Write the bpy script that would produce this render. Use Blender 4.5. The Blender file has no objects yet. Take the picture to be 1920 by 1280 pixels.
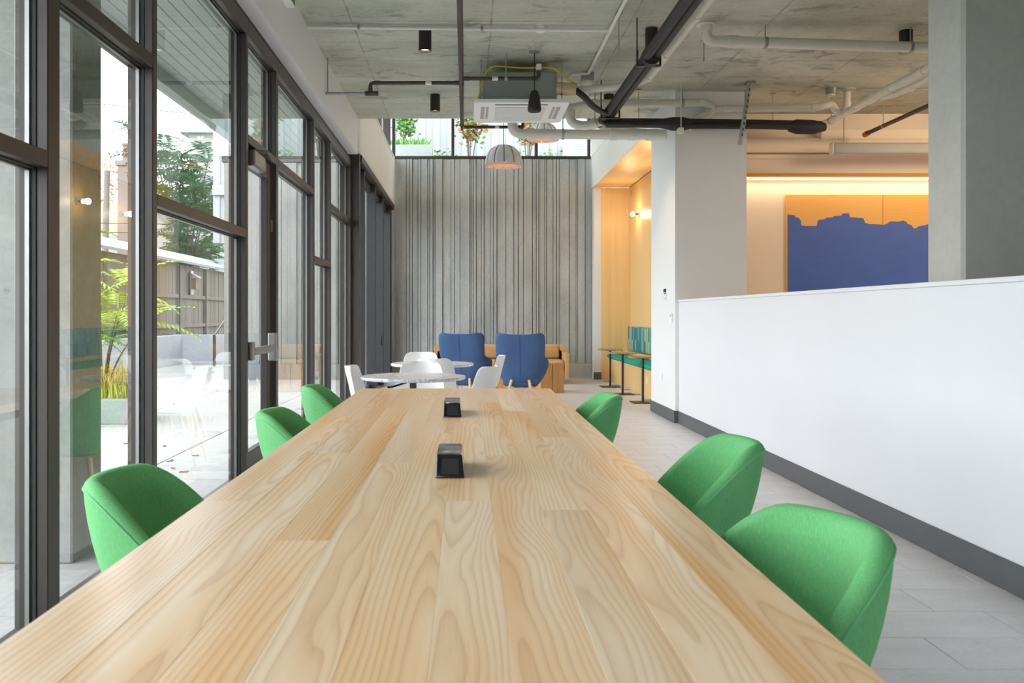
import bpy, bmesh, math, random
from mathutils import Vector, Matrix
random.seed(7)
PI = math.pi
SC = bpy.context.scene
C = SC.collection

def lin(h):
    h = h.lstrip('#')
    v = [int(h[i:i+2], 16) / 255 for i in (0, 2, 4)]
    return tuple(((x / 12.92) if x <= .04045 else ((x + .055) / 1.055) ** 2.4) for x in v) + (1.0,)

# ------------------------------------------------------------------ camera, sky, exposure
F, CX, CY, EYE = 1680.0, 873.0, 590.0, 1.24
cam = bpy.data.cameras.new('camera')
camo = bpy.data.objects.new('camera', cam)
C.objects.link(camo)
camo.location = (0, 0, EYE)
camo.rotation_euler = (PI / 2, 0, 0)
cam.sensor_width = 36
cam.lens = 36 * F / 1920
cam.shift_x = (960 - CX) / 1920
cam.shift_y = -(640 - CY) / 1920
cam.clip_start = .05
cam.clip_end = 300
cam.dof.use_dof = True
cam.dof.focus_distance = 6.5
cam.dof.aperture_fstop = 8
SC.camera = camo

SC.view_settings.view_transform = 'Standard'
SC.view_settings.look = 'None'
SC.view_settings.gamma = 1
SC.view_settings.use_curve_mapping = False
SC.view_settings.exposure = 1.12
SC.cycles.transparent_max_bounces = 24
SC.cycles.max_bounces = 12
SC.cycles.diffuse_bounces = 6
SC.cycles.glossy_bounces = 5
SC.cycles.caustics_reflective = False
SC.cycles.caustics_refractive = False
SC.cycles.sample_clamp_indirect = 6

world = bpy.data.worlds.new('overcast_sky')
SC.world = world
world.use_nodes = True
bg = world.node_tree.nodes['Background']
bg.inputs[0].default_value = (0.96, 0.915, 1.0, 1)
bg.inputs[1].default_value = 3.4

def light(name, kind, loc, energy, color=(1, 1, 1), rot=(0, 0, 0), **kw):
    l = bpy.data.lights.new(name, kind)
    l.energy = energy
    l.color = color
    for k, v in kw.items():
        setattr(l, k, v)
    o = bpy.data.objects.new(name, l)
    C.objects.link(o)
    o.location = loc
    o.rotation_euler = rot
    return o
WARM = (1.0, .68, .40)
WARM2 = (1.0, .70, .44)

# ------------------------------------------------------------------ materials
def newmat(name):
    m = bpy.data.materials.new(name)
    m.use_nodes = True
    nt = m.node_tree
    b = nt.nodes['Principled BSDF']
    return m, nt, b

class NT:
    def __init__(s, nt):
        s.nt = nt
    def n(s, t, **kw):
        x = s.nt.nodes.new(t)
        for k, v in kw.items():
            setattr(x, k, v)
        return x
    def l(s, a, b):
        s.nt.links.new(a, b)
    def coord(s, scale=(1, 1, 1), kind='Object'):
        t = s.n('ShaderNodeTexCoord')
        m = s.n('ShaderNodeMapping')
        m.inputs['Scale'].default_value = scale
        s.l(t.outputs[kind], m.inputs['Vector'])
        return m.outputs[0]
    def noise(s, vec, scale, detail=4, rough=.55, dist=0):
        t = s.n('ShaderNodeTexNoise')
        t.inputs['Scale'].default_value = scale
        t.inputs['Detail'].default_value = detail
        t.inputs['Roughness'].default_value = rough
        t.inputs['Distortion'].default_value = dist
        s.l(vec, t.inputs['Vector'])
        return t.outputs[0]
    def ramp(s, fac, stops):
        r = s.n('ShaderNodeValToRGB')
        e = r.color_ramp.elements
        while len(e) < len(stops):
            e.new(.5)
        for i, (p, c) in enumerate(stops):
            e[i].position = p
            e[i].color = c if len(c) == 4 else tuple(c) + (1,)
        s.l(fac, r.inputs[0])
        return r.outputs[0]
    def mix(s, fac, a, b, mode='MIX'):
        m = s.n('ShaderNodeMix', data_type='RGBA', blend_type=mode)
        if isinstance(fac, (int, float)):
            m.inputs[0].default_value = fac
        else:
            s.l(fac, m.inputs[0])
        for i, v in ((6, a), (7, b)):
            if isinstance(v, tuple):
                m.inputs[i].default_value = v
            else:
                s.l(v, m.inputs[i])
        return m.outputs[2]
    def math(s, op, a, b=None, c=None):
        m = s.n('ShaderNodeMath', operation=op)
        for i, v in enumerate((a, b, c)):
            if v is None:
                continue
            if isinstance(v, (int, float)):
                m.inputs[i].default_value = v
            else:
                s.l(v, m.inputs[i])
        return m.outputs[0]
    def bump(s, h, strength=.3, dist=.01):
        b = s.n('ShaderNodeBump')
        b.inputs['Strength'].default_value = strength
        b.inputs['Distance'].default_value = dist
        s.l(h, b.inputs['Height'])
        return b.outputs[0]

def g4(v):
    return (v, v, v, 1)

def plain(name, col, rough=.5, metal=0, var=.06, scale=8, spec=.5, bump=0, stretch=(1, 1, 1), coat=0, sheen=0):
    m, nt, b = newmat(name)
    T = NT(nt)
    base = lin(col) if isinstance(col, str) else col
    v = T.coord(stretch)
    n = T.noise(v, scale, 5)
    lo = tuple(max(0, x * (1 - var)) for x in base[:3]) + (1,)
    hi = tuple(min(1, x * (1 + var)) for x in base[:3]) + (1,)
    T.l(T.ramp(n, [(.3, lo), (.7, hi)]), b.inputs['Base Color'])
    b.inputs['Roughness'].default_value = rough
    b.inputs['Metallic'].default_value = metal
    b.inputs['Specular IOR Level'].default_value = spec
    if coat:
        b.inputs['Coat Weight'].default_value = coat
        b.inputs['Coat Roughness'].default_value = .15
    if sheen:
        b.inputs['Sheen Weight'].default_value = sheen
    if bump:
        T.l(T.bump(T.noise(v, scale * 6, 3), bump, .004), b.inputs['Normal'])
    return m

def emit(name, col, strength):
    m, nt, b = newmat(name)
    b.inputs['Base Color'].default_value = col
    b.inputs['Emission Color'].default_value = col
    b.inputs['Emission Strength'].default_value = strength
    return m

def concrete(name, light_, dark_, warm=None, scale=1.2, rough=.8, stretch=(1, 1, 1), lines=None, pores=True, bump=.25, pour=None, streak=None, stains=False, fine_amt=.35):
    m, nt, b = newmat(name)
    T = NT(nt)
    v = T.coord(stretch)
    big = T.noise(v, scale, 6, .6, .4)
    fine = T.noise(v, scale * 22, 5, .65)
    a = T.ramp(big, [(.32, lin(dark_)), (.66, lin(light_))])
    col = T.mix(fine_amt, a, T.ramp(fine, [(.3, g4(.35)), (.7, g4(.75))]), 'OVERLAY')
    if warm:
        w = T.ramp(T.noise(v, scale * .45, 3), [(.5, g4(0)), (.72, g4(1))])
        col = T.mix(T.math('MULTIPLY', w, .55), col, lin(warm))
    if streak:
        sv = T.coord(streak[0])
        sn = T.noise(sv, streak[1], 4, .6)
        col = T.mix(.3, col, T.ramp(sn, [(.35, g4(.38)), (.65, g4(.6))]), 'OVERLAY')
    if pour:
        pc = T.n('ShaderNodeTexCoord')
        ps = T.n('ShaderNodeSeparateXYZ')
        T.l(pc.outputs['Object'], ps.inputs[0])
        pz = T.math('ADD', ps.outputs['Z'], T.math('MULTIPLY', T.math('SUBTRACT', T.noise(T.coord((1, 1, .3)), 2.5, 5, .7), .5), .45))
        hi = T.ramp(T.math('SUBTRACT', pz, pour - .5), [(0, g4(0)), (.30, g4(.25)), (.46, g4(.9)), (.5, g4(.1)), (.54, g4(.35)), (1, g4(.2))])
        col = T.mix(T.math('MULTIPLY', hi, .4), col, lin('#c9c8bb'))
        lo = T.ramp(T.math('SUBTRACT', pz, pour - .9), [(.25, g4(0)), (.6, g4(.8)), (.86, g4(.5)), (.9, g4(0))])
        col = T.mix(T.math('MULTIPLY', lo, .22), col, lin('#7d7560'))
    if stains:
        s1 = T.ramp(T.noise(v, 3.2, 6, .7, .6), [(.53, g4(0)), (.60, g4(1))])
        s2 = T.ramp(T.noise(v, .8, 2), [(.44, g4(0)), (.58, g4(1))])
        col = T.mix(T.math('MULTIPLY', T.math('MULTIPLY', s1, s2), .6), col, lin('#70756d'))
    if pores:
        vo = T.n('ShaderNodeTexVoronoi')
        vo.inputs['Scale'].default_value = 14
        T.l(v, vo.inputs['Vector'])
        p = T.ramp(vo.outputs['Distance'], [(.0, g4(.45)), (.06, g4(1))])
        gate = T.ramp(T.noise(v, 5, 2), [(.52, g4(0)), (.6, g4(1))])
        col = T.mix(T.math('MULTIPLY', gate, .6), col, p, 'MULTIPLY')
    if lines:
        tx, ty, lw = lines
        c = T.n('ShaderNodeTexCoord')
        sp = T.n('ShaderNodeSeparateXYZ')
        T.l(c.outputs['Object'], sp.inputs[0])
        for ax, per in (('X', tx), ('Y', ty)):
            if not per:
                continue
            wob = T.math('MULTIPLY', T.math('SUBTRACT', T.noise(T.coord(), 3, 2), .5), .02)
            f = T.math('FRACT', T.math('DIVIDE', T.math('ADD', sp.outputs[ax], wob), per))
            d = T.math('MULTIPLY', T.math('ABSOLUTE', T.math('SUBTRACT', f, .5)), per)
            ln = T.ramp(d, [(0, g4(1)), (lw, g4(0))])
            col = T.mix(T.math('MULTIPLY', ln, T.ramp(T.noise(v, 2.3, 3), [(.35, g4(.1)), (.65, g4(.75))])), col, lin('#565850'))
    T.l(col, b.inputs['Base Color'])
    b.inputs['Roughness'].default_value = rough
    T.l(T.bump(fine, bump, .006), b.inputs['Normal'])
    return m

def wood(name, pale, mid, dark, ring=.009, rough=.38, lineamt=.8, along='Y', coat=0, tint=.12, dist=1.0, flat=.35):
    """Plain sawn boards: growth rings about a pith line under each board, so the face shows cathedrals."""
    m, nt, b = newmat(name)
    T = NT(nt)
    tc = T.n('ShaderNodeTexCoord')
    oi = T.n('ShaderNodeObjectInfo')
    sp = T.n('ShaderNodeSeparateXYZ')
    T.l(tc.outputs['Object'], sp.inputs[0])
    ax = {'X': ('Y', 'X', 'Z'), 'Y': ('X', 'Y', 'Z'), 'Z': ('X', 'Z', 'Y')}[along]
    x, y, z = (sp.outputs[a] for a in ax)
    rnd = oi.outputs['Random']
    r2 = T.math('FRACT', T.math('MULTIPLY', rnd, 17.37))
    r3 = T.math('FRACT', T.math('MULTIPLY', rnd, 71.13))
    cv = T.n('ShaderNodeCombineXYZ')
    T.l(T.math('MULTIPLY', x, 3.2), cv.inputs[0])
    T.l(T.math('ADD', T.math('MULTIPLY', y, .5), T.math('MULTIPLY', rnd, 53)), cv.inputs[1])
    T.l(T.math('ADD', T.math('MULTIPLY', z, 3.2), T.math('MULTIPLY', r2, 31)), cv.inputs[2])
    n1 = T.math('SUBTRACT', T.noise(cv.outputs[0], 1.6, 2, .5), .5)
    n2 = T.math('SUBTRACT', T.noise(cv.outputs[0], 7, 3, .55), .5)
    xo = T.math('MULTIPLY', T.math('SUBTRACT', r3, .5), .20)
    dx = T.math('ADD', T.math('SUBTRACT', x, xo), T.math('MULTIPLY', n1, .10 * dist))
    zo = T.math('ADD', T.math('MULTIPLY', r2, .05), .02)
    dz = T.math('ADD', T.math('ADD', zo, T.math('MULTIPLY', n1, .07 * dist)), T.math('MULTIPLY', y, T.math('MULTIPLY', T.math('SUBTRACT', r3, .5), .045)))
    dz = T.math('ADD', dz, z)
    rr = T.math('SQRT', T.math('ADD', T.math('MULTIPLY', dx, dx), T.math('MULTIPLY', dz, dz)))
    rr = T.math('ADD', rr, T.math('MULTIPLY', n2, .0022 * dist))
    ph = T.math('FRACT', T.math('DIVIDE', rr, ring))
    ln = T.ramp(ph, [(0, g4(.25)), (.35, g4(0)), (.70, g4(.45)), (.93, g4(1)), (1, g4(.25))])
    # fine fibre
    fv = T.n('ShaderNodeCombineXYZ')
    T.l(T.math('MULTIPLY', x, 260), fv.inputs[0])
    T.l(T.math('ADD', T.math('MULTIPLY', y, 5), T.math('MULTIPLY', rnd, 91)), fv.inputs[1])
    T.l(T.math('MULTIPLY', z, 260), fv.inputs[2])
    fib = T.noise(fv.outputs[0], 1, 3, .6)
    # broad heart/sapwood bands
    bv = T.n('ShaderNodeCombineXYZ')
    T.l(T.math('MULTIPLY', x, 9), bv.inputs[0])
    T.l(T.math('ADD', T.math('MULTIPLY', y, .5), T.math('MULTIPLY', r3, 77)), bv.inputs[1])
    band = T.noise(bv.outputs[0], 1, 2, .5)
    col = T.mix(T.ramp(band, [(.35, g4(0)), (.68, g4(flat * 2))]), lin(pale), lin(mid))
    amp = T.math('MULTIPLY', ln, T.math('ADD', T.math('MULTIPLY', band, .5), lineamt - .25))
    col = T.mix(T.math('MULTIPLY', amp, .56), col, lin(dark))
    col = T.mix(.22, col, T.ramp(fib, [(.3, g4(.3)), (.7, g4(.72))]), 'OVERLAY')
    hv = T.n('ShaderNodeHueSaturation')
    T.l(col, hv.inputs['Color'])
    T.l(T.math('ADD', T.math('MULTIPLY', r2, tint * 1.6), 1 - tint), hv.inputs['Value'])
    T.l(T.math('ADD', T.math('MULTIPLY', r3, .25), .95), hv.inputs['Saturation'])
    T.l(hv.outputs[0], b.inputs['Base Color'])
    b.inputs['Roughness'].default_value = rough
    if coat:
        b.inputs['Coat Weight'].default_value = coat
        b.inputs['Coat Roughness'].default_value = .22
    T.l(T.bump(fib, .06, .002), b.inputs['Normal'])
    return m

def fabric(name, a, b_, c, scale=90, stretch=(1, 1, .18), sheen=.4, bump=.25):
    m, nt, b = newmat(name)
    T = NT(nt)
    v = T.coord(stretch)
    n = T.noise(v, scale, 4, .65)
    big = T.noise(T.coord((1, 1, .5)), 6, 3)
    col = T.ramp(n, [(.28, lin(a)), (.5, lin(b_)), (.74, lin(c))])
    col = T.mix(.22, col, T.ramp(big, [(.3, lin(a)), (.7, lin(c))]))
    T.l(col, b.inputs['Base Color'])
    b.inputs['Roughness'].default_value = .9
    b.inputs['Specular IOR Level'].default_value = .2
    b.inputs['Sheen Weight'].default_value = sheen
    b.inputs['Sheen Roughness'].default_value = .4
    b.inputs['Sheen Tint'].default_value = lin(c)
    T.l(T.bump(T.noise(T.coord(), 700, 2), bump, .002), b.inputs['Normal'])
    return m

def glass(name, tint='#f5fbf9', ior=1.75):
    m, nt, b = newmat(name)
    T = NT(nt)
    nt.nodes.remove(b)
    out = [n for n in nt.nodes if n.type == 'OUTPUT_MATERIAL'][0]
    tr = T.n('ShaderNodeBsdfTransparent')
    tr.inputs[0].default_value = lin(tint)
    gl = T.n('ShaderNodeBsdfGlossy')
    gl.inputs['Color'].default_value = (.95, 1, .98, 1)
    gl.inputs['Roughness'].default_value = 0.0
    fr = T.n('ShaderNodeFresnel')
    fr.inputs['IOR'].default_value = ior
    ge = T.n('ShaderNodeNewGeometry')
    fac = T.math('MULTIPLY', fr.outputs[0], T.math('SUBTRACT', 1, ge.outputs['Backfacing']))
    mx = T.n('ShaderNodeMixShader')
    T.l(fac, mx.inputs[0])
    T.l(tr.outputs[0], mx.inputs[1])
    T.l(gl.outputs[0], mx.inputs[2])
    T.l(mx.outputs[0], out.inputs[0])
    return m

M = {}
M['white'] = plain('white_paint', '#dfe1e5', .55, var=.012, scale=2, bump=.03)
M['white_ceil'] = plain('off_white_panel', '#e6e6df', .5, var=.015, scale=1.5)
M['pier'] = plain('pale_grey_paint', '#e4e6e6', .6, var=.012, scale=2, bump=.03)
M['warm_wall'] = plain('cream_paint', '#eee2d2', .6, var=.012, scale=2)
M['frame'] = plain('dark_bronze_aluminium', '#403b38', .42, .35, var=.08, scale=5)
M['bifold'] = plain('charcoal_powder_coat', '#2c2d31', .55, 0, var=.08, scale=6)
M['gasket'] = plain('black_rubber_gasket', '#1c1d1e', .6)
M['glass'] = glass('window_glass')
M['base'] = plain('charcoal_rubber_base', '#55585b', .5, var=.05, scale=6)
M['slab'] = concrete('formed_concrete_ceiling', '#c8ccc1', '#a4aa9f', '#a8a294', .9, .75, (1, 1.6, 1), lines=(1.22, .61, .012), stains=True)
M['rib'] = concrete('board_formed_concrete', '#b4b9bb', '#999e9f', '#a5a59b', 1.5, .85, (1.4, 1, .55), streak=((1, 1, .05), 9), pour=3.82)
M['rib_out'] = concrete('dimmed_formed_concrete', '#8a8a86', '#757672', '#7f7c74', 1.5, .85, (1.4, 1, .55), streak=((1, 1, .05), 9))  # same ribbed concrete, colour darkened to offset the open daylight outside
M['column'] = concrete('cast_concrete', '#b2b3ad', '#a0a29c', None, 1.0, .8, pores=True, fine_amt=.14)
M['ext_conc'] = concrete('outdoor_concrete', '#8f8f8b', '#7b7c78', None, 1.1, .85)
M['patio'] = concrete('patio_concrete', '#a09f9c', '#8f8e8b', None, .8, .85, (1, .5, 1), pores=False)
M['lowwall'] = concrete('pale_retaining_concrete', '#c2c2c2', '#b0b0b1', None, 2, .85)
M['planter'] = concrete('planter_concrete', '#8e8e8d', '#7c7c7b', None, 2, .85)
M['tile'] = concrete('grey_porcelain', '#d2d2d4', '#c2c2c4', None, 1.6, .34, (1, 3, 1), pores=False, bump=.05)
M['grout'] = plain('grey_grout', '#9a9a9a', .9)
M['ash'] = wood('ash_boards', '#fde7c8', '#f2c792', '#c69258', .0080, .33, .8, 'Y', coat=.15, dist=1.1, tint=.09, flat=.5)
M['birch'] = wood('birch_plywood', '#edd09e', '#e6c28a', '#d9b078', .02, .4, .35, 'Z', dist=.5, tint=.03)
M['birchY'] = wood('birch_plywood_soffit', '#edd09e', '#e6c28a', '#d9b078', .02, .4, .35, 'Y', dist=.5, tint=.03)
M['stump'] = wood('solid_fir', '#dcae7c', '#c99360', '#9a6436', .011, .6, .9, 'Z', tint=.08)
M['oak'] = wood('pale_oak', '#e0c8a0', '#d4b486', '#b08a58', .006, .5, .6, 'Z', tint=.05)
M['walnut'] = wood('brown_oak_top', '#b09678', '#9a8064', '#705840', .006, .45, .6, 'Y', tint=.04)
M['trimwood'] = wood('fir_trim', '#d9a868', '#cc9a58', '#a87438', .008, .5, .7, 'X', tint=.02)
M['green'] = fabric('heather_green_wool', '#5aa66c', '#68b274', '#82c07c', 240, (1, 1, .3), .2)
M['greenpipe'] = plain('green_piping', '#62b27a', .8, sheen=.3)
M['blue'] = fabric('ribbed_blue_wool', '#3b5279', '#435b82', '#4e678e', 120, (.2, .2, 1.2), .25)
M['teal'] = fabric('teal_wool', '#178a78', '#229a86', '#35a892', 90, (1, 1, 1), .2)
M['leather'] = plain('tan_leather', '#c2a273', .5, var=.08, scale=9, bump=.15)
M['plastic'] = plain('white_moulded_plastic', '#eef0f2', .38, var=.01)
M['black'] = plain('matte_black', '#1d1c1c', .5, var=.1)
M['blackmetal'] = plain('black_brown_steel', '#38312d', .42, .5, var=.1)
M['gloss'] = plain('gloss_black_plastic', '#0b0c0d', .12, coat=.6)
M['rubber'] = plain('black_pipe_insulation', '#26262a', .6, var=.25, scale=14, bump=.3)
M['pvc'] = plain('white_pvc', '#dcdcd4', .35, var=.05, scale=6)
M['conduit'] = plain('white_painted_conduit', '#e2e4e2', .4, var=.03)
M['iron'] = plain('dark_steel_pipe', '#4a4442', .5, .4, var=.15, scale=12)
M['galv'] = plain('galvanised_steel', '#a4aaa8', .38, .7, var=.12, scale=14)
M['sheet'] = plain('grey_green_sheet_metal', '#8f9a94', .45, .35, var=.06, scale=4)
M['silver'] = plain('brushed_aluminium', '#8e8e8b', .35, .8, var=.06)
M['cable'] = plain('yellow_cable', '#c9bb3a', .5)
M['tan'] = plain('tan_insulation', '#c6b494', .8, var=.1)
M['orange'] = plain('orange_cap', '#c4602c', .5)
M['label'] = plain('paper_label', '#e6e2da', .6)
M['grille'] = plain('pale_grey_grille', '#cfd4d4', .6)
M['panelwhite'] = plain('white_enamel', '#eceef0', .4, var=.01)
M['dark'] = plain('dark_slot', '#2c2e2e', .7)
M['screen'] = plain('grey_screen_case', '#a9a9a8', .45)
M['felt'] = plain('pale_grey_felt', '#c9c9cc', .9, var=.08, scale=30, bump=.2, sheen=.3)
M['copper'] = plain('peach_liner', '#c4a190', .6)
M['ply'] = wood('art_plywood', '#f0c080', '#e8b26c', '#d09a54', .03, .5, .4, 'X', dist=1.6, tint=.02)
M['bluepaint'] = plain('cobalt_paint', '#4669b8', .6, var=.06, scale=3, stretch=(1, 1, 3), bump=.1)
M['bulb'] = emit('warm_bulb', (1, .84, .62, 1), 7)
M['bulb_soft'] = emit('dim_pendant_bulb', (1, .84, .62, 1), 3)
M['lens'] = emit('downlight_lens', (1, .74, .45, 1), 3)
M['led'] = emit('warm_led_strip', (1, .72, .46, 1), 1.6)
M['signgreen'] = plain('exit_green', '#3f9a5c', .5)
M['fence'] = plain('weathered_cedar', '#6e675e', .9, var=.2, scale=7, stretch=(6, 6, .4))
M['fencenew'] = plain('newer_cedar', '#8a7252', .9, var=.18, scale=7, stretch=(6, 6, .4))
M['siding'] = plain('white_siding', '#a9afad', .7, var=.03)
M['sidinggrey'] = plain('grey_siding', '#9aa0a2', .7, var=.04)
M['roof'] = plain('tan_shingle', '#8a7a66', .9, var=.2, scale=20)
M['roofdark'] = plain('grey_shingle', '#6c6f6c', .9, var=.2, scale=20)
M['brick'] = plain('grey_brick', '#77706e', .9, var=.15, scale=20)
M['clay'] = plain('clay_pot', '#8a5c4c', .9)
M['bark'] = plain('brown_bark', '#57493c', .9, var=.2, scale=14)
M['pole'] = plain('grey_pole', '#6f6d6a', .9)
M['leafdark'] = plain('sumac_leaf', '#3f6b3e', .6, var=.3, scale=5)
M['leaflime'] = plain('young_sumac_leaf', '#86a41c', .6, var=.25, scale=5)
M['leafautumn'] = plain('autumn_leaf', '#a8703c', .7, var=.35, scale=4)
M['leaftan'] = plain('thinning_leaf', '#9a8458', .7, var=.3, scale=4)
M['leafgreen'] = plain('mid_green_leaf', '#5a8a3c', .7, var=.3, scale=4)
M['grass'] = plain('golden_grass', '#c4b228', .7, var=.3, scale=6)
M['grass2'] = plain('green_grass', '#5f9438', .7, var=.25, scale=6)
M['soil'] = plain('planter_soil', '#4a4036', .95, var=.2, scale=20)
M['ground'] = plain('distant_ground', '#6d6f66', .95, var=.15, scale=.6)
M['contain'] = plain('white_corrugated_steel', '#999d9f', .5, var=.03, scale=1)
M['steelbox'] = plain('galvanised_planter', '#8f9794', .5, .2)
M['dead'] = plain('dead_leaf', '#7a5a34', .8, var=.2)

def marble():
    m, nt, b = newmat('white_marble')
    T = NT(nt)
    v = T.coord()
    w = T.noise(v, 5, 8, .65, 2.2)
    T.l(T.ramp(w, [(.40, lin('#eceeef')), (.485, lin('#a9aeb2')), (.52, lin('#e2e4e6')), (.62, lin('#c9cdd0')), (.75, lin('#eef0f1'))]), b.inputs['Base Color'])
    b.inputs['Roughness'].default_value = .25
    return m
M['marble'] = marble()

def stripes():
    m, nt, b = newmat('striped_upholstery')
    T = NT(nt)
    tc = T.n('ShaderNodeTexCoord')
    sp = T.n('ShaderNodeSeparateXYZ')
    T.l(tc.outputs['Object'], sp.inputs[0])
    row = T.math('FLOOR', T.math('DIVIDE', sp.outputs['Z'], .223))
    yy = T.math('ADD', sp.outputs['Y'], T.math('MULTIPLY', row, 3.17))
    wn = T.n('ShaderNodeTexWhiteNoise', noise_dimensions='1D')
    T.l(T.math('FLOOR', T.math('DIVIDE', yy, .075)), wn.inputs['W'])
    r = T.n('ShaderNodeValToRGB')
    r.color_ramp.interpolation = 'CONSTANT'
    cols = ['#2f8a86', '#7fb0b4', '#3d6f96', '#8a9a52', '#5fa09a', '#b4bd7c', '#356a72', '#6fa6c0']
    e = r.color_ramp.elements
    while len(e) < len(cols):
        e.new(.5)
    for i, c in enumerate(cols):
        e[i].position = i / len(cols)
        e[i].color = lin(c)
    T.l(wn.outputs['Value'], r.inputs[0])
    T.l(r.outputs[0], b.inputs['Base Color'])
    b.inputs['Roughness'].default_value = .9
    return m
M['stripes'] = stripes()

# ------------------------------------------------------------------ mesh helpers
class MB:
    def __init__(s):
        s.bm = bmesh.new()
    def box(s, a, b, bevel=0, seg=1):
        x0, y0, z0 = (min(p, q) for p, q in zip(a, b))
        x1, y1, z1 = (max(p, q) for p, q in zip(a, b))
        vs = [s.bm.verts.new(p) for p in ((x0, y0, z0), (x1, y0, z0), (x1, y1, z0), (x0, y1, z0), (x0, y0, z1), (x1, y0, z1), (x1, y1, z1), (x0, y1, z1))]
        fs = [s.bm.faces.new([vs[i] for i in f]) for f in ((3, 2, 1, 0), (4, 5, 6, 7), (0, 1, 5, 4), (1, 2, 6, 5), (2, 3, 7, 6), (3, 0, 4, 7))]
        if bevel:
            es = list({e for f in fs for e in f.edges})
            bmesh.ops.bevel(s.bm, geom=es, offset=bevel, segments=seg, affect='EDGES', profile=.5)
        return s
    def prism(s, poly, axis, a, b):
        """poly: 2D points; axis 'X','Y','Z' extruded from a to b."""
        def mk(p, t):
            return {'X': (t, p[0], p[1]), 'Y': (p[0], t, p[1]), 'Z': (p[0], p[1], t)}[axis]
        lo = [s.bm.verts.new(mk(p, a)) for p in poly]
        hi = [s.bm.verts.new(mk(p, b)) for p in poly]
        n = len(poly)
        s.bm.faces.new(lo[::-1])
        s.bm.faces.new(hi)
        for i in range(n):
            s.bm.faces.new((lo[i], lo[(i + 1) % n], hi[(i + 1) % n], hi[i]))
        return s
    def tube(s, pts, r, seg=12, cap=True):
        pts = [Vector(p) for p in pts]
        rs = r if isinstance(r, (list, tuple)) else [r] * len(pts)
        rings = []
        t0 = (pts[1] - pts[0]).normalized()
        up = Vector((0, 0, 1)) if abs(t0.z) < .9 else Vector((1, 0, 0))
        u = t0.cross(up).normalized()
        for i, p in enumerate(pts):
            if i == 0:
                t = t0
            elif i == len(pts) - 1:
                t = (pts[i] - pts[i - 1]).normalized()
            else:
                t = ((pts[i] - pts[i - 1]).normalized() + (pts[i + 1] - pts[i]).normalized())
                t = t.normalized() if t.length > 1e-6 else (pts[i + 1] - pts[i]).normalized()
            u = (u - t * u.dot(t))
            u = u.normalized() if u.length > 1e-6 else t.orthogonal().normalized()
            w = t.cross(u)
            rings.append([s.bm.verts.new(p + (u * math.cos(2 * PI * k / seg) + w * math.sin(2 * PI * k / seg)) * rs[i]) for k in range(seg)])
        for a, b in zip(rings, rings[1:]):
            for k in range(seg):
                s.bm.faces.new((a[k], b[k], b[(k + 1) % seg], a[(k + 1) % seg]))
        if cap:
            s.bm.faces.new(rings[0])
            s.bm.faces.new(rings[-1][::-1])
        return s
    def lathe(s, prof, seg=32, c=(0, 0, 0), close=False):
        """prof: (r,z) list; poles allowed with r=0."""
        rings = []
        for r, z in prof:
            if r < 1e-6:
                rings.append([s.bm.verts.new((c[0], c[1], c[2] + z))])
            else:
                rings.append([s.bm.verts.new((c[0] + r * math.cos(2 * PI * k / seg), c[1] + r * math.sin(2 * PI * k / seg), c[2] + z)) for k in range(seg)])
        for a, b in zip(rings, rings[1:]):
            for k in range(seg):
                q = [a[k % len(a)], a[(k + 1) % len(a)], b[(k + 1) % len(b)], b[k % len(b)]]
                q2 = []
                for v in q:
                    if v not in q2:
                        q2.append(v)
                if len(q2) >= 3:
                    s.bm.faces.new(q2)
        return s
    def grid(s, pts, closeu=False):
        vs = [[s.bm.verts.new(p) for p in row] for row in pts]
        n = len(vs[0])
        for a, b in zip(vs, vs[1:]):
            for k in range(n if closeu else n - 1):
                s.bm.faces.new((a[k], a[(k + 1) % n], b[(k + 1) % n], b[k]))
        return vs

def wloc(p):
    v = Vector((0, 0, 0))
    while p is not None:
        v = v + p.location
        p = p.parent
    return v

def obj(name, mb, mat, parent=None, smooth=False, local=False, fix=True):
    bm = mb.bm
    if fix:
        bmesh.ops.recalc_face_normals(bm, faces=bm.faces[:])
    me = bpy.data.meshes.new(name)
    if not local:
        if parent is not None:
            bmesh.ops.translate(bm, verts=bm.verts[:], vec=-wloc(parent))
            org = None
        else:
            xs = [v.co for v in bm.verts]
            org = Vector(((min(v.x for v in xs) + max(v.x for v in xs)) / 2, (min(v.y for v in xs) + max(v.y for v in xs)) / 2, min(v.z for v in xs)))
            bmesh.ops.translate(bm, verts=bm.verts[:], vec=-org)
    else:
        org = None
    bm.to_mesh(me)
    bm.free()
    me.materials.append(mat if not isinstance(mat, str) else M[mat])
    if smooth:
        if smooth is True:
            for p in me.polygons:
                p.use_smooth = True
        else:
            me.set_sharp_from_angle(angle=math.radians(smooth))
            for p in me.polygons:
                p.use_smooth = True
    o = bpy.data.objects.new(name, me)
    if parent is not None:
        o.parent = parent
    elif org is not None:
        o.location = org
    C.objects.link(o)
    return o

def tag(o, label, cat, group=None, kind=None):
    o['label'] = label
    o['category'] = cat
    if group:
        o['group'] = group
    if kind:
        o['kind'] = kind
    return o

def thing(name, label, cat, loc=(0, 0, 0), group=None, kind=None):
    o = bpy.data.objects.new(name, None)
    o.empty_display_size = .1
    C.objects.link(o)
    o.location = loc
    return tag(o, label, cat, group, kind)

def dup(root, loc, rotz=0, label=None, group=None):
    def cp(o, par):
        c = o.copy()
        C.objects.link(c)
        if par is not None:
            c.parent = par
        for ch in o.children:
            cp(ch, c)
        return c
    r = cp(root, None)
    r.location = loc
    r.rotation_euler = (0, 0, rotz)
    if label:
        r['label'] = label
    if group:
        r['group'] = group
    return r

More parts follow.
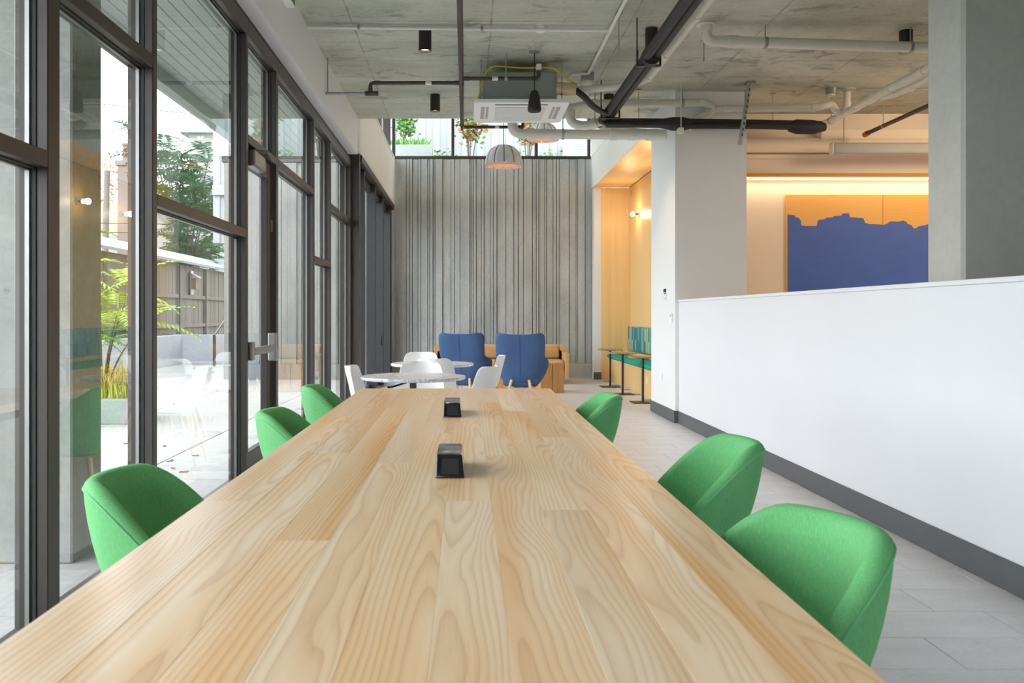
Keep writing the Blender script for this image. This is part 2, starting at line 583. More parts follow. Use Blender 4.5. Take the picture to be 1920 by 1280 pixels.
def share(o, name, parent, loc, rot=(0, 0, 0), scale=(1, 1, 1), mat=None):
    """another piece sharing o's mesh"""
    c = bpy.data.objects.new(name, o.data)
    c.parent = parent
    c.location = loc
    c.rotation_euler = rot
    c.scale = scale
    C.objects.link(c)
    return c

def fillet(pts, rad, n=6):
    pts = [Vector(p) for p in pts]
    out = [pts[0]]
    for i in range(1, len(pts) - 1):
        a, b, c = pts[i - 1], pts[i], pts[i + 1]
        u = (a - b)
        w = (c - b)
        r = min(rad, u.length * .49, w.length * .49)
        u.normalize()
        w.normalize()
        for k in range(n + 1):
            t = k / n
            p0 = b + u * r
            p1 = b + w * r
            out.append(p0 * (1 - t) ** 2 + b * 2 * t * (1 - t) + p1 * t * t)
    out.append(pts[-1])
    return out

def at(px, py, Y):
    """room point at depth Y seen at photo pixel px,py"""
    return Vector(((px - CX) / F * Y, Y, EYE - (py - CY) / F * Y))
# ------------------------------------------------------------------ the room shell
SX, FX = -1.40, -1.507          # soffit face, inner face of the window frames
ZS, ZU = 3.80, 3.32             # slab underside, soffit underside
HW, NX = 2.44, 2.44             # half wall face, niche fascia plane
YSLAB, YBACK = 11.70, 17.5

def S(name, mb, mat, label, cat, parent=None, **kw):
    o = obj(name, mb, mat, parent, **kw)
    if parent is None:
        tag(o, label, cat, kind='structure')
    return o

# floor: porcelain tiles, 610 x 305, third bond
fl = S('floor', MB().box((-1.66, -4, -.12), (8.2, 17.6, -.003)), 'grout', 'grey porcelain tile floor of the long room', 'floor')
tile_mb = MB().box((-.3035, -.151, -.012), (.3035, .151, 0), .0016)
tile0 = None
rest = MB()
cnt = 0
for r in range(-24, 48):
    y = 3.138 + .305 * r + .1525
    if y > 17.5:
        continue
    off = (1.7586 - .203 * r) % .61
    for k in range(-5, 14):
        x = off + .61 * k - .61 * 2 + .305
        if x - .3 < -1.45 or x + .3 > 8.2:
            continue
        vis = x > .45 and x < 2.75 and 2.2 < y < 17.2
        if x > 2.75 and y < 11.2:
            vis = False
        if vis and cnt < 296:
            if tile0 is None:
                tile0 = obj('tile', tile_mb, 'tile', fl, local=True)
                t = tile0
            else:
                t = share(tile0, 'tile', fl, (0, 0, 0))
            t.location = Vector((x, y, random.uniform(-.0004, .0004))) - fl.location
            cnt += 1
        elif x < 2.75 or (y < 11.3):
            rest.box((x - .3035, y - .151, -.012), (x + .3035, y + .151, 0))
ro = obj('tile', rest, 'tile', fl)
ro['kind'] = 'stuff'

S('ceiling', MB().box((SX - .25, -4, ZS), (8.2, YSLAB, ZS + .26)), 'slab', 'bare formed concrete slab ceiling with stains and board lines', 'ceiling')
S('ceiling_lounge', MB().box((-1.7, YSLAB - .3, 5.62), (3.4, 17.8, 5.75)), 'white_ceil', 'high white ceiling over the lounge beyond the slab edge', 'ceiling')
# lintel wall closing the space above the slab edge
S('wall_upper_front', MB().box((-1.7, YSLAB - .12, ZS + .262), (3.4, YSLAB - .002, 5.618)), 'white_ceil', 'white wall above the slab edge facing the lounge', 'wall')

# soffit box over the windows
so = S('wall_left', MB().box((-1.62, -4, ZU), (SX, 11.62, ZS - .002)), 'white', 'white soffit box running above the tall windows', 'wall')
# lounge fascia on the left, and its clerestory
fz = S('trim_1', MB().box((-1.60, 11.70, 3.375), (-1.385, 17.45, 4.27)), 'white_ceil', 'cream fascia panel above the dark folding doors', 'fascia')
obj('fascia_sill', MB().box((-1.62, 11.72, 4.27), (-1.375, 17.45, 4.30)), 'white', fz)
obj('panel', MB().box((-1.387, 11.72, 3.40), (-1.379, 14.55, 4.25), .002), 'white_ceil', fz)
obj('panel', MB().box((-1.387, 14.56, 3.40), (-1.379, 17.44, 4.25), .002), 'white_ceil', fz)
S('wall_left_upper', MB().box((-1.66, 11.70, 5.35), (-1.40, 17.45, 5.618)), 'white_ceil', 'white strip of wall above the left clerestory window', 'wall')

# back wall: board formed ribs
wb = S('wall_back', MB().box((-1.62, YBACK + .05, -.12), (2.75, YBACK + .30, 4.28)), 'rib', 'board formed concrete wall with vertical ribs at the end of the lounge', 'wall')
def ribs(x0, x1, z0, z1, parent, nm='rib', edges=None, seed=3, mat='rib'):
    rnd = random.Random(seed)
    x = x0
    i = 0
    if edges is None:
        edges = [x0]
        while edges[-1] < x1 - .05:
            edges.append(min(x1, edges[-1] + rnd.choice([.05, .06, .09, .12, .17, .2])))
    last = -1
    for a, b in zip(edges, edges[1:]):
        d = rnd.choice([0, .013, .026, .038])
        while abs(d - last) < .01:
            d = rnd.choice([0, .013, .026, .038])
        last = d
        m = MB()
        f = YBACK + .052
        ch = .006
        m.prism([(a + .001, f), (a + .001 + ch, YBACK + .03 - d), (b - .001 - ch, YBACK + .03 - d), (b - .001, f)], 'Z', z0, z1)
        obj(nm, m, mat, parent)
ed = [742 + (p - 30) * (1110 - 742) / (952 - 30) for p in (30, 80, 95, 108, 135, 148, 180, 190, 205, 215, 250, 290, 305, 332, 378, 388, 395, 408, 432, 445, 475, 490, 505, 548, 585, 605, 630, 672, 690, 702, 730, 738, 770, 785, 800, 845, 878, 885, 920, 952)]
ribs(0, 0, .29, 4.28, wb, edges=[(p - CX) / F * YBACK for p in ed])
obj('plinth', MB().box((-1.45, YBACK - .035, -.01), (2.46, YBACK + .052, .285), .006), 'rib', wb)

# clerestory over the back wall
def frame_box(a, b, mat='frame'):
    return MB().box(a, b, .004)
wc = thing('window_1', 'long clerestory window over the ribbed concrete wall', 'window', (.5, YBACK + .1, 4.28), kind='structure')
obj('sill_bar', frame_box((-1.5, YBACK + .02, 4.283), (2.46, YBACK + .17, 4.345)), 'frame', wc)
obj('head_bar', frame_box((-1.5, YBACK + .02, 5.40), (2.46, YBACK + .17, 5.46)), 'frame', wc)
for x in (-1.41, -.25, 1.385, 2.42):
    obj('mullion', frame_box((x - .028, YBACK + .02, 4.346), (x + .028, YBACK + .17, 5.399)), 'frame', wc)
for a, b in ((-1.38, -.28), (-.22, 1.355), (1.415, 2.39)):
    obj('pane', MB().box((a, YBACK + .09, 4.346), (b, YBACK + .096, 5.399)), 'glass', wc)
S('wall_back_upper', MB().box((-1.62, YBACK + .02, 5.462), (3.4, YBACK + .17, 5.618)), 'white_ceil', 'white strip of wall above the clerestory window', 'wall')
wl = thing('window_2', 'side clerestory window above the cream fascia', 'window', (-1.5, 14.5, 4.3), kind='structure')
obj('sill_bar', frame_box((-1.60, 11.7, 4.302), (-1.46, 17.45, 4.35)), 'frame', wl)
obj('head_bar', frame_box((-1.60, 11.7, 5.30), (-1.46, 17.45, 5.35)), 'frame', wl)
ys = [11.75, 13.6, 15.5, 17.40]
for y in ys:
    obj('mullion', frame_box((-1.60, y - .03, 4.352), (-1.46, y + .03, 5.298)), 'frame', wl)
for a, b in zip(ys, ys[1:]):
    obj('pane', MB().box((-1.54, a + .03, 4.352), (-1.534, b - .03, 5.298)), 'glass', wl)

# facade windows
ZR_LO, ZR_HI, ZH = (1.772, 1.832), (2.432, 2.495), 3.178
GX = -1.560
def gpane(parent, y0, y1, z0, z1):
    p = obj('pane', MB().box((GX - .006, y0, z0), (GX, y1, z1)), 'glass', parent)
    s = MB()
    w = .012
    for a, b in (((y0, z0), (y0 + w, z1)), ((y1 - w, z0), (y1, z1)), ((y0 + w, z0), (y1 - w, z0 + w)), ((y0 + w, z1 - w), (y1 - w, z1))):
        s.box((GX - .026, a[0], a[1]), (GX - .010, b[0], b[1]))
    obj('spacer', s, 'silver', p)
    g = MB()
    for a, b in (((y0, z0), (y0 + .006, z1)), ((y1 - .006, z0), (y1, z1)), ((y0, z0), (y1, z0 + .006)), ((y0, z1 - .006), (y1, z1))):
        g.box((GX + .0005, a[0], a[1]), (GX + .011, b[0], b[1]))
    obj('gasket', g, 'gasket', p)
    return p
bays = [(-3.9, -1.35, 'lo'), (-1.29, .44, 'hi'), (.50, 1.44, 'lo'), (1.50, 3.234, 'lo'), (3.330, 4.318, 'hi'), (4.380, 6.153, 'lo'), (6.215, 7.130, 'door'), (7.212, 8.885, 'hi'), (8.950, 9.985, 'lo'), (10.050, 11.745, 'hi')]
blabels = ['rearmost window bay behind the table, out of the picture', 'second window bay from the rear, out of the picture', 'narrow window bay beside the near table end, out of the picture',
           'window bay at the left picture edge beside the nearest chair', 'narrow window bay with a high rail and a concrete pier outside', 'wide window bay with a low rail showing the wooden fence outside',
           '', 'wide high railed window bay just beyond the glass door', 'narrow low railed window bay behind the farthest green chair', 'last window bay before the dark folding doors']
ends = [b[0] for b in bays] + [11.81]
wn = 3
DOOR_BAY = None
for i, (y0, y1, kind) in enumerate(bays):
    if kind == 'door':
        w = thing('window_%d' % wn, 'transom window above the glass entrance door', 'window', (GX, (y0 + y1) / 2, 0), kind='structure')
    else:
        w = thing('window_%d' % wn, blabels[i], 'window', (GX, (y0 + y1) / 2, 0), kind='structure')
    wn += 1
    yn = ends[i + 1]
    obj('mullion', frame_box((-1.63, y1, 0), (FX, yn, ZH)), 'frame', w)
    ra, rb = ZR_HI if kind in ('hi', 'door') else ZR_LO
    obj('rail', frame_box((-1.625, y0, ra), (FX, y1, rb)), 'frame', w)
    obj('head', frame_box((-1.63, y0, ZH), (FX, yn, ZU - .035)), 'frame', w)
    obj('head_channel', MB().box((-1.62, y0, ZU - .035), (FX - .012, yn, ZU - .001)), 'gasket', w)
    gpane(w, y0, y1, rb, ZH)
    if kind != 'door':
        obj('sill', frame_box((-1.63, y0, 0), (FX, y1, .11)), 'frame', w)
        gpane(w, y0, y1, .11, ra)
# entrance door
dy0, dy1 = 6.222, 7.10
d = thing('door_1', 'glass entrance door with dark frame, closer and panic bar', 'door', (GX, 6.66, 0), kind='structure')
obj('stile', frame_box((-1.60, dy0, .012), (-1.545, dy0 + .10, 2.425)), 'frame', d)
obj('stile', frame_box((-1.60, dy1 - .115, .012), (-1.545, dy1, 2.425)), 'frame', d)
obj('top_rail', frame_box((-1.60, dy0 + .10, 2.30), (-1.545, dy1 - .115, 2.425)), 'frame', d)
obj('bottom_rail', frame_box((-1.60, dy0 + .10, .012), (-1.545, dy1 - .115, .26)), 'frame', d)
obj('pane', MB().box((-1.58, dy0 + .10, .26), (-1.572, dy1 - .115, 2.30)), 'glass', d)
cl = obj('closer', MB().box((-1.545, 6.28, 2.285), (-1.475, 6.62, 2.40), .012, 2), 'silver', d)
obj('closer_arm', MB().tube([(-1.50, 6.35, 2.405), (-1.47, 6.62, 2.44), (-1.52, 6.98, 2.45)], .011, 8), 'frame', cl)
pb = obj('panic_bar', MB().box((-1.515, 6.30, .955), (-1.478, 7.02, 1.01), .005), 'silver', d)
obj('bar_case', MB().box((-1.545, 6.98, .88), (-1.475, 7.08, 1.10), .012, 2), 'silver', pb)
obj('bar_case', MB().box((-1.545, 6.24, .92), (-1.48, 6.31, 1.05), .012, 2), 'silver', pb)
obj('hinge', MB().tube([(-1.54, 7.108, 1.9), (-1.54, 7.108, 1.99)], .009, 8), 'silver', d)

# end post and folding doors
S('trim_2', frame_box((-1.66, 11.83, 0), (-1.405, 11.97, 3.37)), 'frame', 'dark brown steel post where the folding doors begin', 'post')
S('trim_3', MB().box((-1.66, 11.972, 3.28), (-1.385, 17.45, 3.373), .003), 'frame', 'dark header channel above the folding doors', 'header')
fy = [12.60, 14.12, 15.52, 16.92]
py = 11.975
for i, y in enumerate(fy):
    d = thing('door_%d' % (i + 2), ['charcoal folding door leaf nearest the brown post', 'second charcoal folding door leaf from the brown post', 'third charcoal folding door leaf, with a black lever', 'last charcoal folding door leaf beside the ribbed wall'][i], 'door', (-1.5, (py + y) / 2, 0), kind='structure')
    obj('stile', frame_box((-1.56, y, .02), (-1.425, y + .10, 3.275)), 'bifold', d)
    obj('stile', frame_box((-1.56, py + .005, .02), (-1.50, py + .09, 3.275)), 'bifold', d)
    obj('top_rail', frame_box((-1.555, py + .09, 3.17), (-1.50, y, 3.275)), 'bifold', d)
    obj('bottom_rail', frame_box((-1.555, py + .09, .02), (-1.50, y, .14)), 'bifold', d)
    obj('pane', MB().box((-1.535, py + .09, .14), (-1.529, y, 3.17)), 'glass', d)
    if i == 2:
        obj('lever', MB().tube([(-1.468, y + .0, .86), (-1.468, y - .035, .86), (-1.468, y - .04, .72)], .012, 8), 'black', d, smooth=40)
    py = y + .10
S('wall_left_end', MB().box((-1.66, 17.025, 0), (-1.44, 17.46, 3.278)), 'bifold', 'charcoal closing panel between folding doors and ribbed wall', 'wall')

# half wall, pier, baseboards
hwm = S('wall_right', MB().box((HW, -3.9, 0), (HW + .14, 10.26, 1.385)), 'white', 'long white half wall along the right side', 'wall')
obj('cap', MB().box((HW - .008, -3.9, 1.386), (HW + .148, 10.262, 1.412), .003), 'white', hwm)
S('baseboard_right', MB().box((HW - .012, -3.9, .002), (HW - .0005, 10.255, .14), .002), 'base', 'charcoal baseboard along the white half wall', 'baseboard')
S('wall_pier', MB().box((2.40, 10.264, 0), (3.22, 11.58, ZS - .002)), 'pier', 'pale painted pier where the half wall ends', 'wall')
bp = MB()
bp.box((2.387, 10.252, .002), (2.3995, 11.592, .14)).box((2.3996, 10.252, .002), (2.4395, 10.2635, .14)).box((2.3996, 11.5805, .002), (2.44, 11.592, .14))
S('baseboard_pier', bp, 'base', 'charcoal baseboard around the foot of the pale pier', 'baseboard')

# plywood niche
nf = S('wall_niche_fascia', MB().box((NX + .012, 11.70, 3.70), (2.66, 17.45, 5.618)), 'white_ceil', 'cream panelled wall above the plywood niche', 'wall')
for a, b in ((11.71, 13.49), (13.50, 15.30), (15.31, 17.18)):
    obj('panel', MB().box((NX, a, 3.682), (NX + .0118, b, 4.28), .0025), 'white_ceil', nf)
for a, b in ((11.71, 12.58), (12.59, 14.39), (14.40, 16.2), (16.21, 17.44)):
    obj('panel', MB().box((NX, a, 4.288), (NX + .0118, b, 5.60), .0025), 'white_ceil', nf)
S('wall_jamb', MB().box((2.465, 17.20, 0), (2.605, 17.46, 3.681)), 'white', 'narrow white jamb between niche and ribbed wall', 'wall')
S('baseboard_jamb', MB().box((2.456, 17.188, .002), (2.606, 17.199, .14), .002), 'base', 'charcoal baseboard on the narrow white jamb', 'baseboard')
ni = S('wall_niche', MB().box((3.172, 11.6, 0), (3.30, 17.5, 3.9)), 'birch', 'birch plywood lining of the bench niche', 'wall')
for a, b in ((11.62, 13.50), (13.506, 15.36), (15.366, 17.196)):
    obj('panel', MB().box((3.15, a, .45), (3.1715, b, 3.672), .0015), 'birch', ni)
    obj('soffit_panel', MB().box((2.45, a, 3.682), (3.149, b, 3.698), .0015), 'birchY', ni)
obj('panel', MB().box((2.607, 17.2, .0), (3.149, 17.23, 3.672), .0015), 'birch', ni)
obj('shadow_gap', MB().box((3.14, 11.62, 3.673), (3.149, 17.2, 3.681)), 'dark', ni)

# room beyond the half wall
S('wall_far_right', MB().box((3.222, 11.40, 0), (8.2, 11.58, ZS - .002)), 'warm_wall', 'cream wall behind the blue painting', 'wall')
S('trim_4', MB().box((3.225, 11.33, 2.985), (8.0, 11.398, 3.03), .003), 'trimwood', 'thin timber ledge across the cream wall', 'trim')
led = S('trim_5', MB().box((3.3, 11.372, 2.972), (7.9, 11.392, 2.984)), 'led', 'warm light strip tucked under the timber ledge', 'light')
S('trim_6', MB().box((3.225, 11.36, 3.22), (8.0, 11.398, 3.275), .003), 'warm_wall', 'cream moulding below the fat white duct', 'trim')
S('wall_right_outer', MB().box((8.0, -4, 0), (8.2, 11.58, ZS - .002)), 'warm_wall', 'cream outer wall of the side room, out of the picture', 'wall')
S('wall_rear', MB().box((-1.66, -4.2, 0), (8.2, -4.0, ZS - .002)), 'white', 'white rear wall behind the camera', 'wall')
co = S('wall_column', MB().box((2.64, 4.76, 0), (3.5, 5.13, ZS - .002), .018, 1), 'column', 'square cast concrete column behind the half wall', 'column')

# added unseen fill for the painting wall; light of the ledge strip
light('side_room_fill', 'AREA', (6.3, 8.4, 3.5), 24, (1.0, .72, .48), (math.radians(75), 0, 0), shape='RECTANGLE', size=1.9, size_y=.5)
light('led_strip_light', 'AREA', (5.6, 11.30, 2.95), 7, WARM2, (math.radians(-10), 0, 0), shape='RECTANGLE', size=4.6, size_y=.05)
# ------------------------------------------------------------------ long table
TX0, TX1, TY0, TY1, TZ = -.6755, .549, .94, 5.82, .762
tb = thing('dining_table', 'long pale ash communal table in the foreground', 'table', (-.063, 3.38, 0))
xe = [TX0, -.53, -.403, -.289, -.175, -.05, .065, .185, .30, .425, TX1]
rnd = random.Random(11)
cuts = [[2.3, 4.2], [3.1], [1.9, 4.6], [2.9, 5.0], [3.62, 5.2], [2.3, 4.02], [3.05, 4.9], [2.2, 4.45], [3.5], [2.6, 4.7]]
for i, (a, b) in enumerate(zip(xe, xe[1:])):
    c = [TY0] + cuts[i] + [TY1]
    for y0, y1 in zip(c, c[1:]):
        m = MB().box((a + .0001, y0 + .0001, TZ - .042), (b - .0001, y1 - .0001, TZ), .0006)
        o = obj('plank', m, 'ash', None)
        wl_ = o.location.copy()
        o.parent = tb
        o.location = wl_ - tb.location
ap = obj('apron', MB().box((TX0 + .12, TY0 + .25, TZ - .11), (TX1 - .12, TY1 - .25, TZ - .043), .003), 'blackmetal', tb)
for x in (TX0 + .16, TX1 - .16):
    for y in (TY0 + .3, 3.38, TY1 - .3):
        obj('leg', MB().box((x - .03, y - .03, .002), (x + .03, y + .03, TZ - .112), .003), 'blackmetal', tb)

# power boxes
def power_box(x0, x1, y0, y1, label):
    h = .066
    t = thing('power_box', label, 'power box', ((x0 + x1) / 2, (y0 + y1) / 2, TZ), 'table power boxes')
    m = MB()
    s = .009
    lo = [(x0, y0, TZ), (x1, y0, TZ), (x1, y1, TZ), (x0, y1, TZ)]
    hi = [(x0 + s * .4, y0 + .03, TZ + h), (x1 - s, y0 + .03, TZ + h), (x1 - s, y1 - .02, TZ + h), (x0 + s * .4, y1 - .02, TZ + h)]
    vs = [m.bm.verts.new(p) for p in lo + hi]
    fs = [m.bm.faces.new([vs[i] for i in f]) for f in ((3, 2, 1, 0), (4, 5, 6, 7), (0, 1, 5, 4), (1, 2, 6, 5), (2, 3, 7, 6), (3, 0, 4, 7))]
    bmesh.ops.bevel(m.bm, geom=m.bm.edges[:], offset=.006, segments=3, affect='EDGES', profile=.5)
    obj('shell', m, 'gloss', t, smooth=40)
    k = MB()   # socket face on the near slope, proud by a hair
    z0, z1 = TZ + .012, TZ + .054
    f0, f1 = y0 + .03 * .012 / h, y0 + .03 * .054 / h
    k.prism([(f0 - .0012, z0), (f1 - .0012, z1), (f1 + .01, z1), (f0 + .01, z0)], 'X', x0 + .02, x1 - .02)
    obj('socket_plate', k, 'black', t)
    return t
power_box(-.0905, -.0015, 2.615, 2.895, 'glossy black power box nearest the camera on the ash table')
power_box(-.107, -.0175, 4.17, 4.49, 'glossy black power box farther along the ash table')

# ------------------------------------------------------------------ tub chairs
def smooth01(t):
    t = max(0, min(1, t))
    return t * t * (3 - 2 * t)

def tub(rx, ry, hf, zb, rb, thick, seat_z, seg=64, lean=.0, bulge=None, inner_floor=True, sup=2.3):
    """closed upholstered tub; back at -Y. hf(deg from back)->rim height"""
    rows = []
    def rad(a):
        c, s_ = abs(math.cos(a)), abs(math.sin(a))
        return 1 / ((s_ ** sup + c ** sup) ** (1 / sup))
    def pt(k, sc, z, inset=0):
        a = 2 * PI * k / seg
        r = rad(a)
        zz = z
        x = (rx * sc - inset) * r * math.sin(a)
        y = -(ry * sc - inset) * r * math.cos(a)
        y -= lean * max(0, zz - seat_z) * max(0, math.cos(a))
        return (x, y, zz)
    deg = [abs(((360 * k / seg + 180) % 360) - 180) for k in range(seg)]
    H = [hf(d) for d in deg]
    def ring(fn):
        return [fn(k) for k in range(seg)]
    def outer(t):
        # t 0 base .. 1 rim
        return ring(lambda k: pt(k, rb + (1 - rb) * (1 - (1 - t) ** 2.0) + (bulge(t, deg[k]) if bulge else 0), zb + .02 + (H[k] - thick * .5 - zb - .02) * t))
    rows.append(ring(lambda k: pt(k, .02, zb)))
    rows.append(ring(lambda k: pt(k, rb * .7, zb)))
    rows.append(ring(lambda k: pt(k, rb * .93, zb + .006)))
    for t in (0, .1, .22, .36, .5, .64, .78, .9, 1):
        rows.append(outer(t))
    b1 = (bulge(1, 0) if bulge else 0)
    for ang in (30, 60, 90, 120, 150, 180):
        a = math.radians(ang)
        ins = thick * .5 * (1 - math.cos(a))
        up = thick * .5 * math.sin(a)
        rows.append(ring(lambda k: pt(k, 1 + (bulge(1, deg[k]) if bulge else 0), H[k] - thick * .5 + up, ins)))
    for t in (.86, .7, .5, .3, .12, 0):
        rows.append(ring(lambda k: pt(k, rb + (1 - rb) * (1 - (1 - (.15 + .85 * t)) ** 2.0) + (bulge(t, deg[k]) if bulge else 0), seat_z - .02 + (H[k] - thick * .5 - seat_z + .02) * t, thick)))
    rows.append(ring(lambda k: pt(k, .02, seat_z - .02)))
    m = MB()
    m.grid(rows, closeu=True)
    seam = [pt(k, 1.0 + (bulge(1, deg[k]) if bulge else 0), H[k] - thick * .5, -.001) for k in range(seg)]
    return m, seam, pt

def green_chair():
    t = thing('dining_chair', 'x', 'chair', (0, 0, 0), 'green upholstered chairs at the long table')
    def hf(d):
        return .478 + .330 * (1 - smooth01((d - 36) / 106.0))
    m, seam, pt = tub(.262, .25, hf, .385, .66, .046, .45, lean=.08, sup=2.25)
    sh = obj('shell', m, 'green', t, smooth=True, local=True)
    obj('piping', MB().tube(seam + [seam[0]], .0028, 6, cap=False), 'greenpipe', sh, smooth=True, local=True)
    cm = MB().lathe([(0, .445), (.17, .445), (.192, .458), (.197, .474), (.18, .487), (.12, .492), (0, .493)], 40)
    obj('seat_cushion', cm, 'green', t, smooth=True, local=True)
    for sx in (-1, 1):
        for sy in (-1, 1):
            lm = MB().tube([(sx * .15, sy * .15, .385), (sx * .23, sy * .23, .0)], [.017, .011], 12)
            obj('leg', lm, 'oak', t, smooth=40, local=True)
    return t
gc = green_chair()
# local front is +Y; rotz -90deg makes it face +X
# x, y, heading (deg), label
spots = [(-.745, 2.46, -90, 'green upholstered tub chair nearest the camera on the window side'),
         (-.672, 4.08, -90, 'green upholstered tub chair second along the window side'),
         (-.73, 5.50, -88, 'green upholstered tub chair farthest along the window side'),
         (.58, 1.86, 104, 'green upholstered tub chair nearest the camera on the half wall side'),
         (.745, 3.12, 91, 'green upholstered tub chair second along the half wall side'),
         (.572, 4.88, 90, 'green upholstered tub chair farthest along the half wall side')]
for i, (x, y, r, lb) in enumerate(spots):
    if i == 0:
        gc.location = (x, y, 0)
        gc.rotation_euler = (0, 0, math.radians(r))
        gc['label'] = lb
    else:
        dup(gc, (x, y, 0), math.radians(r), lb)

# ------------------------------------------------------------------ round marble tables
def round_table(x, y, label):
    t = thing('cafe_table', label, 'table', (x, y, 0), 'round marble tables')
    obj('tabletop', MB().lathe([(0, .712), (.41, .712), (.426, .716), (.43, .722), (.43, .734), (.426, .740), (0, .741)], 64), 'marble', t, smooth=40, local=True)
    obj('stem', MB().tube([(0, 0, .02), (0, 0, .69)], .028, 20), 'iron', t, smooth=40, local=True)
    p = MB()
    p.box((-.16, -.02, .69), (.16, .02, .7115)).box((-.02, -.16, .692), (.02, .16, .711))
    obj('top_bracket', p, 'iron', t, local=True)
    obj('lever', MB().tube([(-.05, -.05, .69), (-.17, -.10, .655), (-.2, -.11, .655)], .008, 8), 'black', t, local=True)
    obj('base_plate', MB().lathe([(0, 0), (.25, 0), (.255, .004), (.25, .012), (.03, .02), (0, .02)], 48), 'iron', t, smooth=30, local=True)
    return t
round_table(-.43, 7.34, 'round white marble pedestal table nearest the long table')
round_table(-.345, 9.28, 'round white marble pedestal table farther back, before the blue armchairs')

# ------------------------------------------------------------------ white shell chairs
def shell_chair():
    t = thing('shell_chair', 'x', 'chair', (0, 0, 0), 'white moulded chairs at the marble tables')
    prof = [(-.262, .822, .105), (-.259, .815, .148), (-.252, .79, .178), (-.238, .74, .194), (-.222, .68, .205), (-.208, .62, .212), (-.196, .565, .217), (-.178, .515, .221), (-.145, .475, .225), (-.095, .452, .228), (-.03, .445, .23), (.05, .447, .23), (.12, .452, .225), (.175, .453, .212), (.205, .445, .19), (.215, .43, .17)]
    rows = []
    n = 18
    for (y, z, w) in prof:
        row = []
        for k in range(n + 1):
            u = 2 * k / n - 1
            bk = smooth01((z - .46) / .12)
            yy = y + .075 * bk * abs(u) ** 2.2
            zz = z + (1 - bk) * .022 * abs(u) ** 2.5
            row.append((u * w, yy, zz))
        rows.append(row)
    m = MB()
    m.grid(rows)
    o = obj('shell', m, 'plastic', t, smooth=True, local=True)
    s = o.modifiers.new('thickness', 'SOLIDIFY')
    s.thickness = .009
    s.offset = 0
    b = o.modifiers.new('round', 'SUBSURF')
    b.levels = b.render_levels = 1
    obj('seat_support', MB().box((-.15, -.12, .425), (.15, .13, .437), .004), 'plastic', t, local=True)
    for sx in (-1, 1):
        for sy in (-1, 1):
            obj('leg', MB().tube([(sx * .13, sy * .11, .43), (sx * .225, sy * .21, 0)], [.017, .011], 12), 'oak', t, smooth=40, local=True)
    return t
sc = shell_chair()
cs = [(-.735, 7.38, -95, 'white moulded shell chair on the window side of the nearer marble table'),
      (-.40, 7.92, 180, 'white moulded shell chair behind the nearer marble table, facing the camera'),
      (.02, 7.40, 62, 'white moulded shell chair right of the nearer marble table'),
      (-.305, 8.78, 0, 'white moulded shell chair on the near side of the farther marble table'),
      (-.50, 9.86, 180, 'white moulded shell chair behind the farther marble table'),
      (.15, 9.25, 85, 'white moulded shell chair right of the farther marble table, seen sideways')]
for i, (x, y, r, lb) in enumerate(cs):
    if i == 0:
        sc.location = (x, y, 0)
        sc.rotation_euler = (0, 0, math.radians(r))
        sc['label'] = lb
    else:
        dup(sc, (x, y, 0), math.radians(r), lb)

# ------------------------------------------------------------------ blue wing armchairs
def blue_chair():
    t = thing('wing_armchair', 'x', 'armchair', (0, 0, 0), 'blue wing armchairs in the lounge')
    # back shell: outline half width by height; wraps forward
    prof = [(.235, .13), (.25, .18), (.29, .225), (.36, .278), (.44, .325), (.52, .356), (.58, .366), (.612, .352), (.635, .322), (.67, .318), (.74, .320), (.82, .322), (.90, .324), (.945, .318), (.965, .300), (.972, .27)]
    rows = []
    n = 24
    for (z, w) in prof:
        lower = 1 - smooth01((z - .60) / .06)
        wrap = .30 * lower + .10 * (1 - lower)
        y0 = -.27 - .10 * smooth01((z - .3) / .7) + .10 * (1 - smooth01((z - .235) / .15))
        row = []
        for k in range(n + 1):
            u = 2 * k / n - 1
            row.append((w * math.sin(u * PI / 2 * .96) / math.sin(PI / 2 * .96), y0 + wrap * (1 - math.cos(u * PI / 2)) ** 1.6, z))
        rows.append(row)
    m = MB()
    m.grid(rows)
    o = obj('back_shell', m, 'blue', t, smooth=True, local=True)
    s = o.modifiers.new('thickness', 'SOLIDIFY')
    s.thickness = .05
    s.offset = 0
    b = o.modifiers.new('round', 'SUBSURF')
    b.levels = b.render_levels = 1
    seam = [(0, -.298 - .10 * smooth01((z - .3) / .7) + .10 * (1 - smooth01((z - .235) / .15)), z) for z, w in prof[2:-2]]
    obj('seam', MB().tube(seam, .004, 6), 'blue', o, local=True)
    obj('seat_cushion', MB().box((-.25, -.24, .25), (.25, .27, .42), .05, 3), 'blue', t, smooth=40, local=True)
    obj('underframe', MB().box((-.2, -.18, .225), (.2, .2, .249), .005), 'oak', t, local=True)
    for sx in (-1, 1):
        for sy in (-1, 1):
            obj('leg', MB().tube([(sx * .12, sy * .13 - (.13 if sy < 0 else 0), .34 if sy < 0 else .24), (sx * .155, sy * .17 - (.17 if sy < 0 else 0), .20), (sx * .20, sy * .27 - (.12 if sy < 0 else 0), 0)], [.02, .02, .012], 12), 'oak', t, smooth=40, local=True)
    return t
bc = blue_chair()
bc.location = (.79, 12.60, 0)
bc.rotation_euler = (0, 0, math.radians(-8))
bc['label'] = 'blue wool wing armchair on the right, seen from behind'
dup(bc, (.03, 12.95, 0), math.radians(-19), 'blue wool wing armchair on the left, seen from behind')

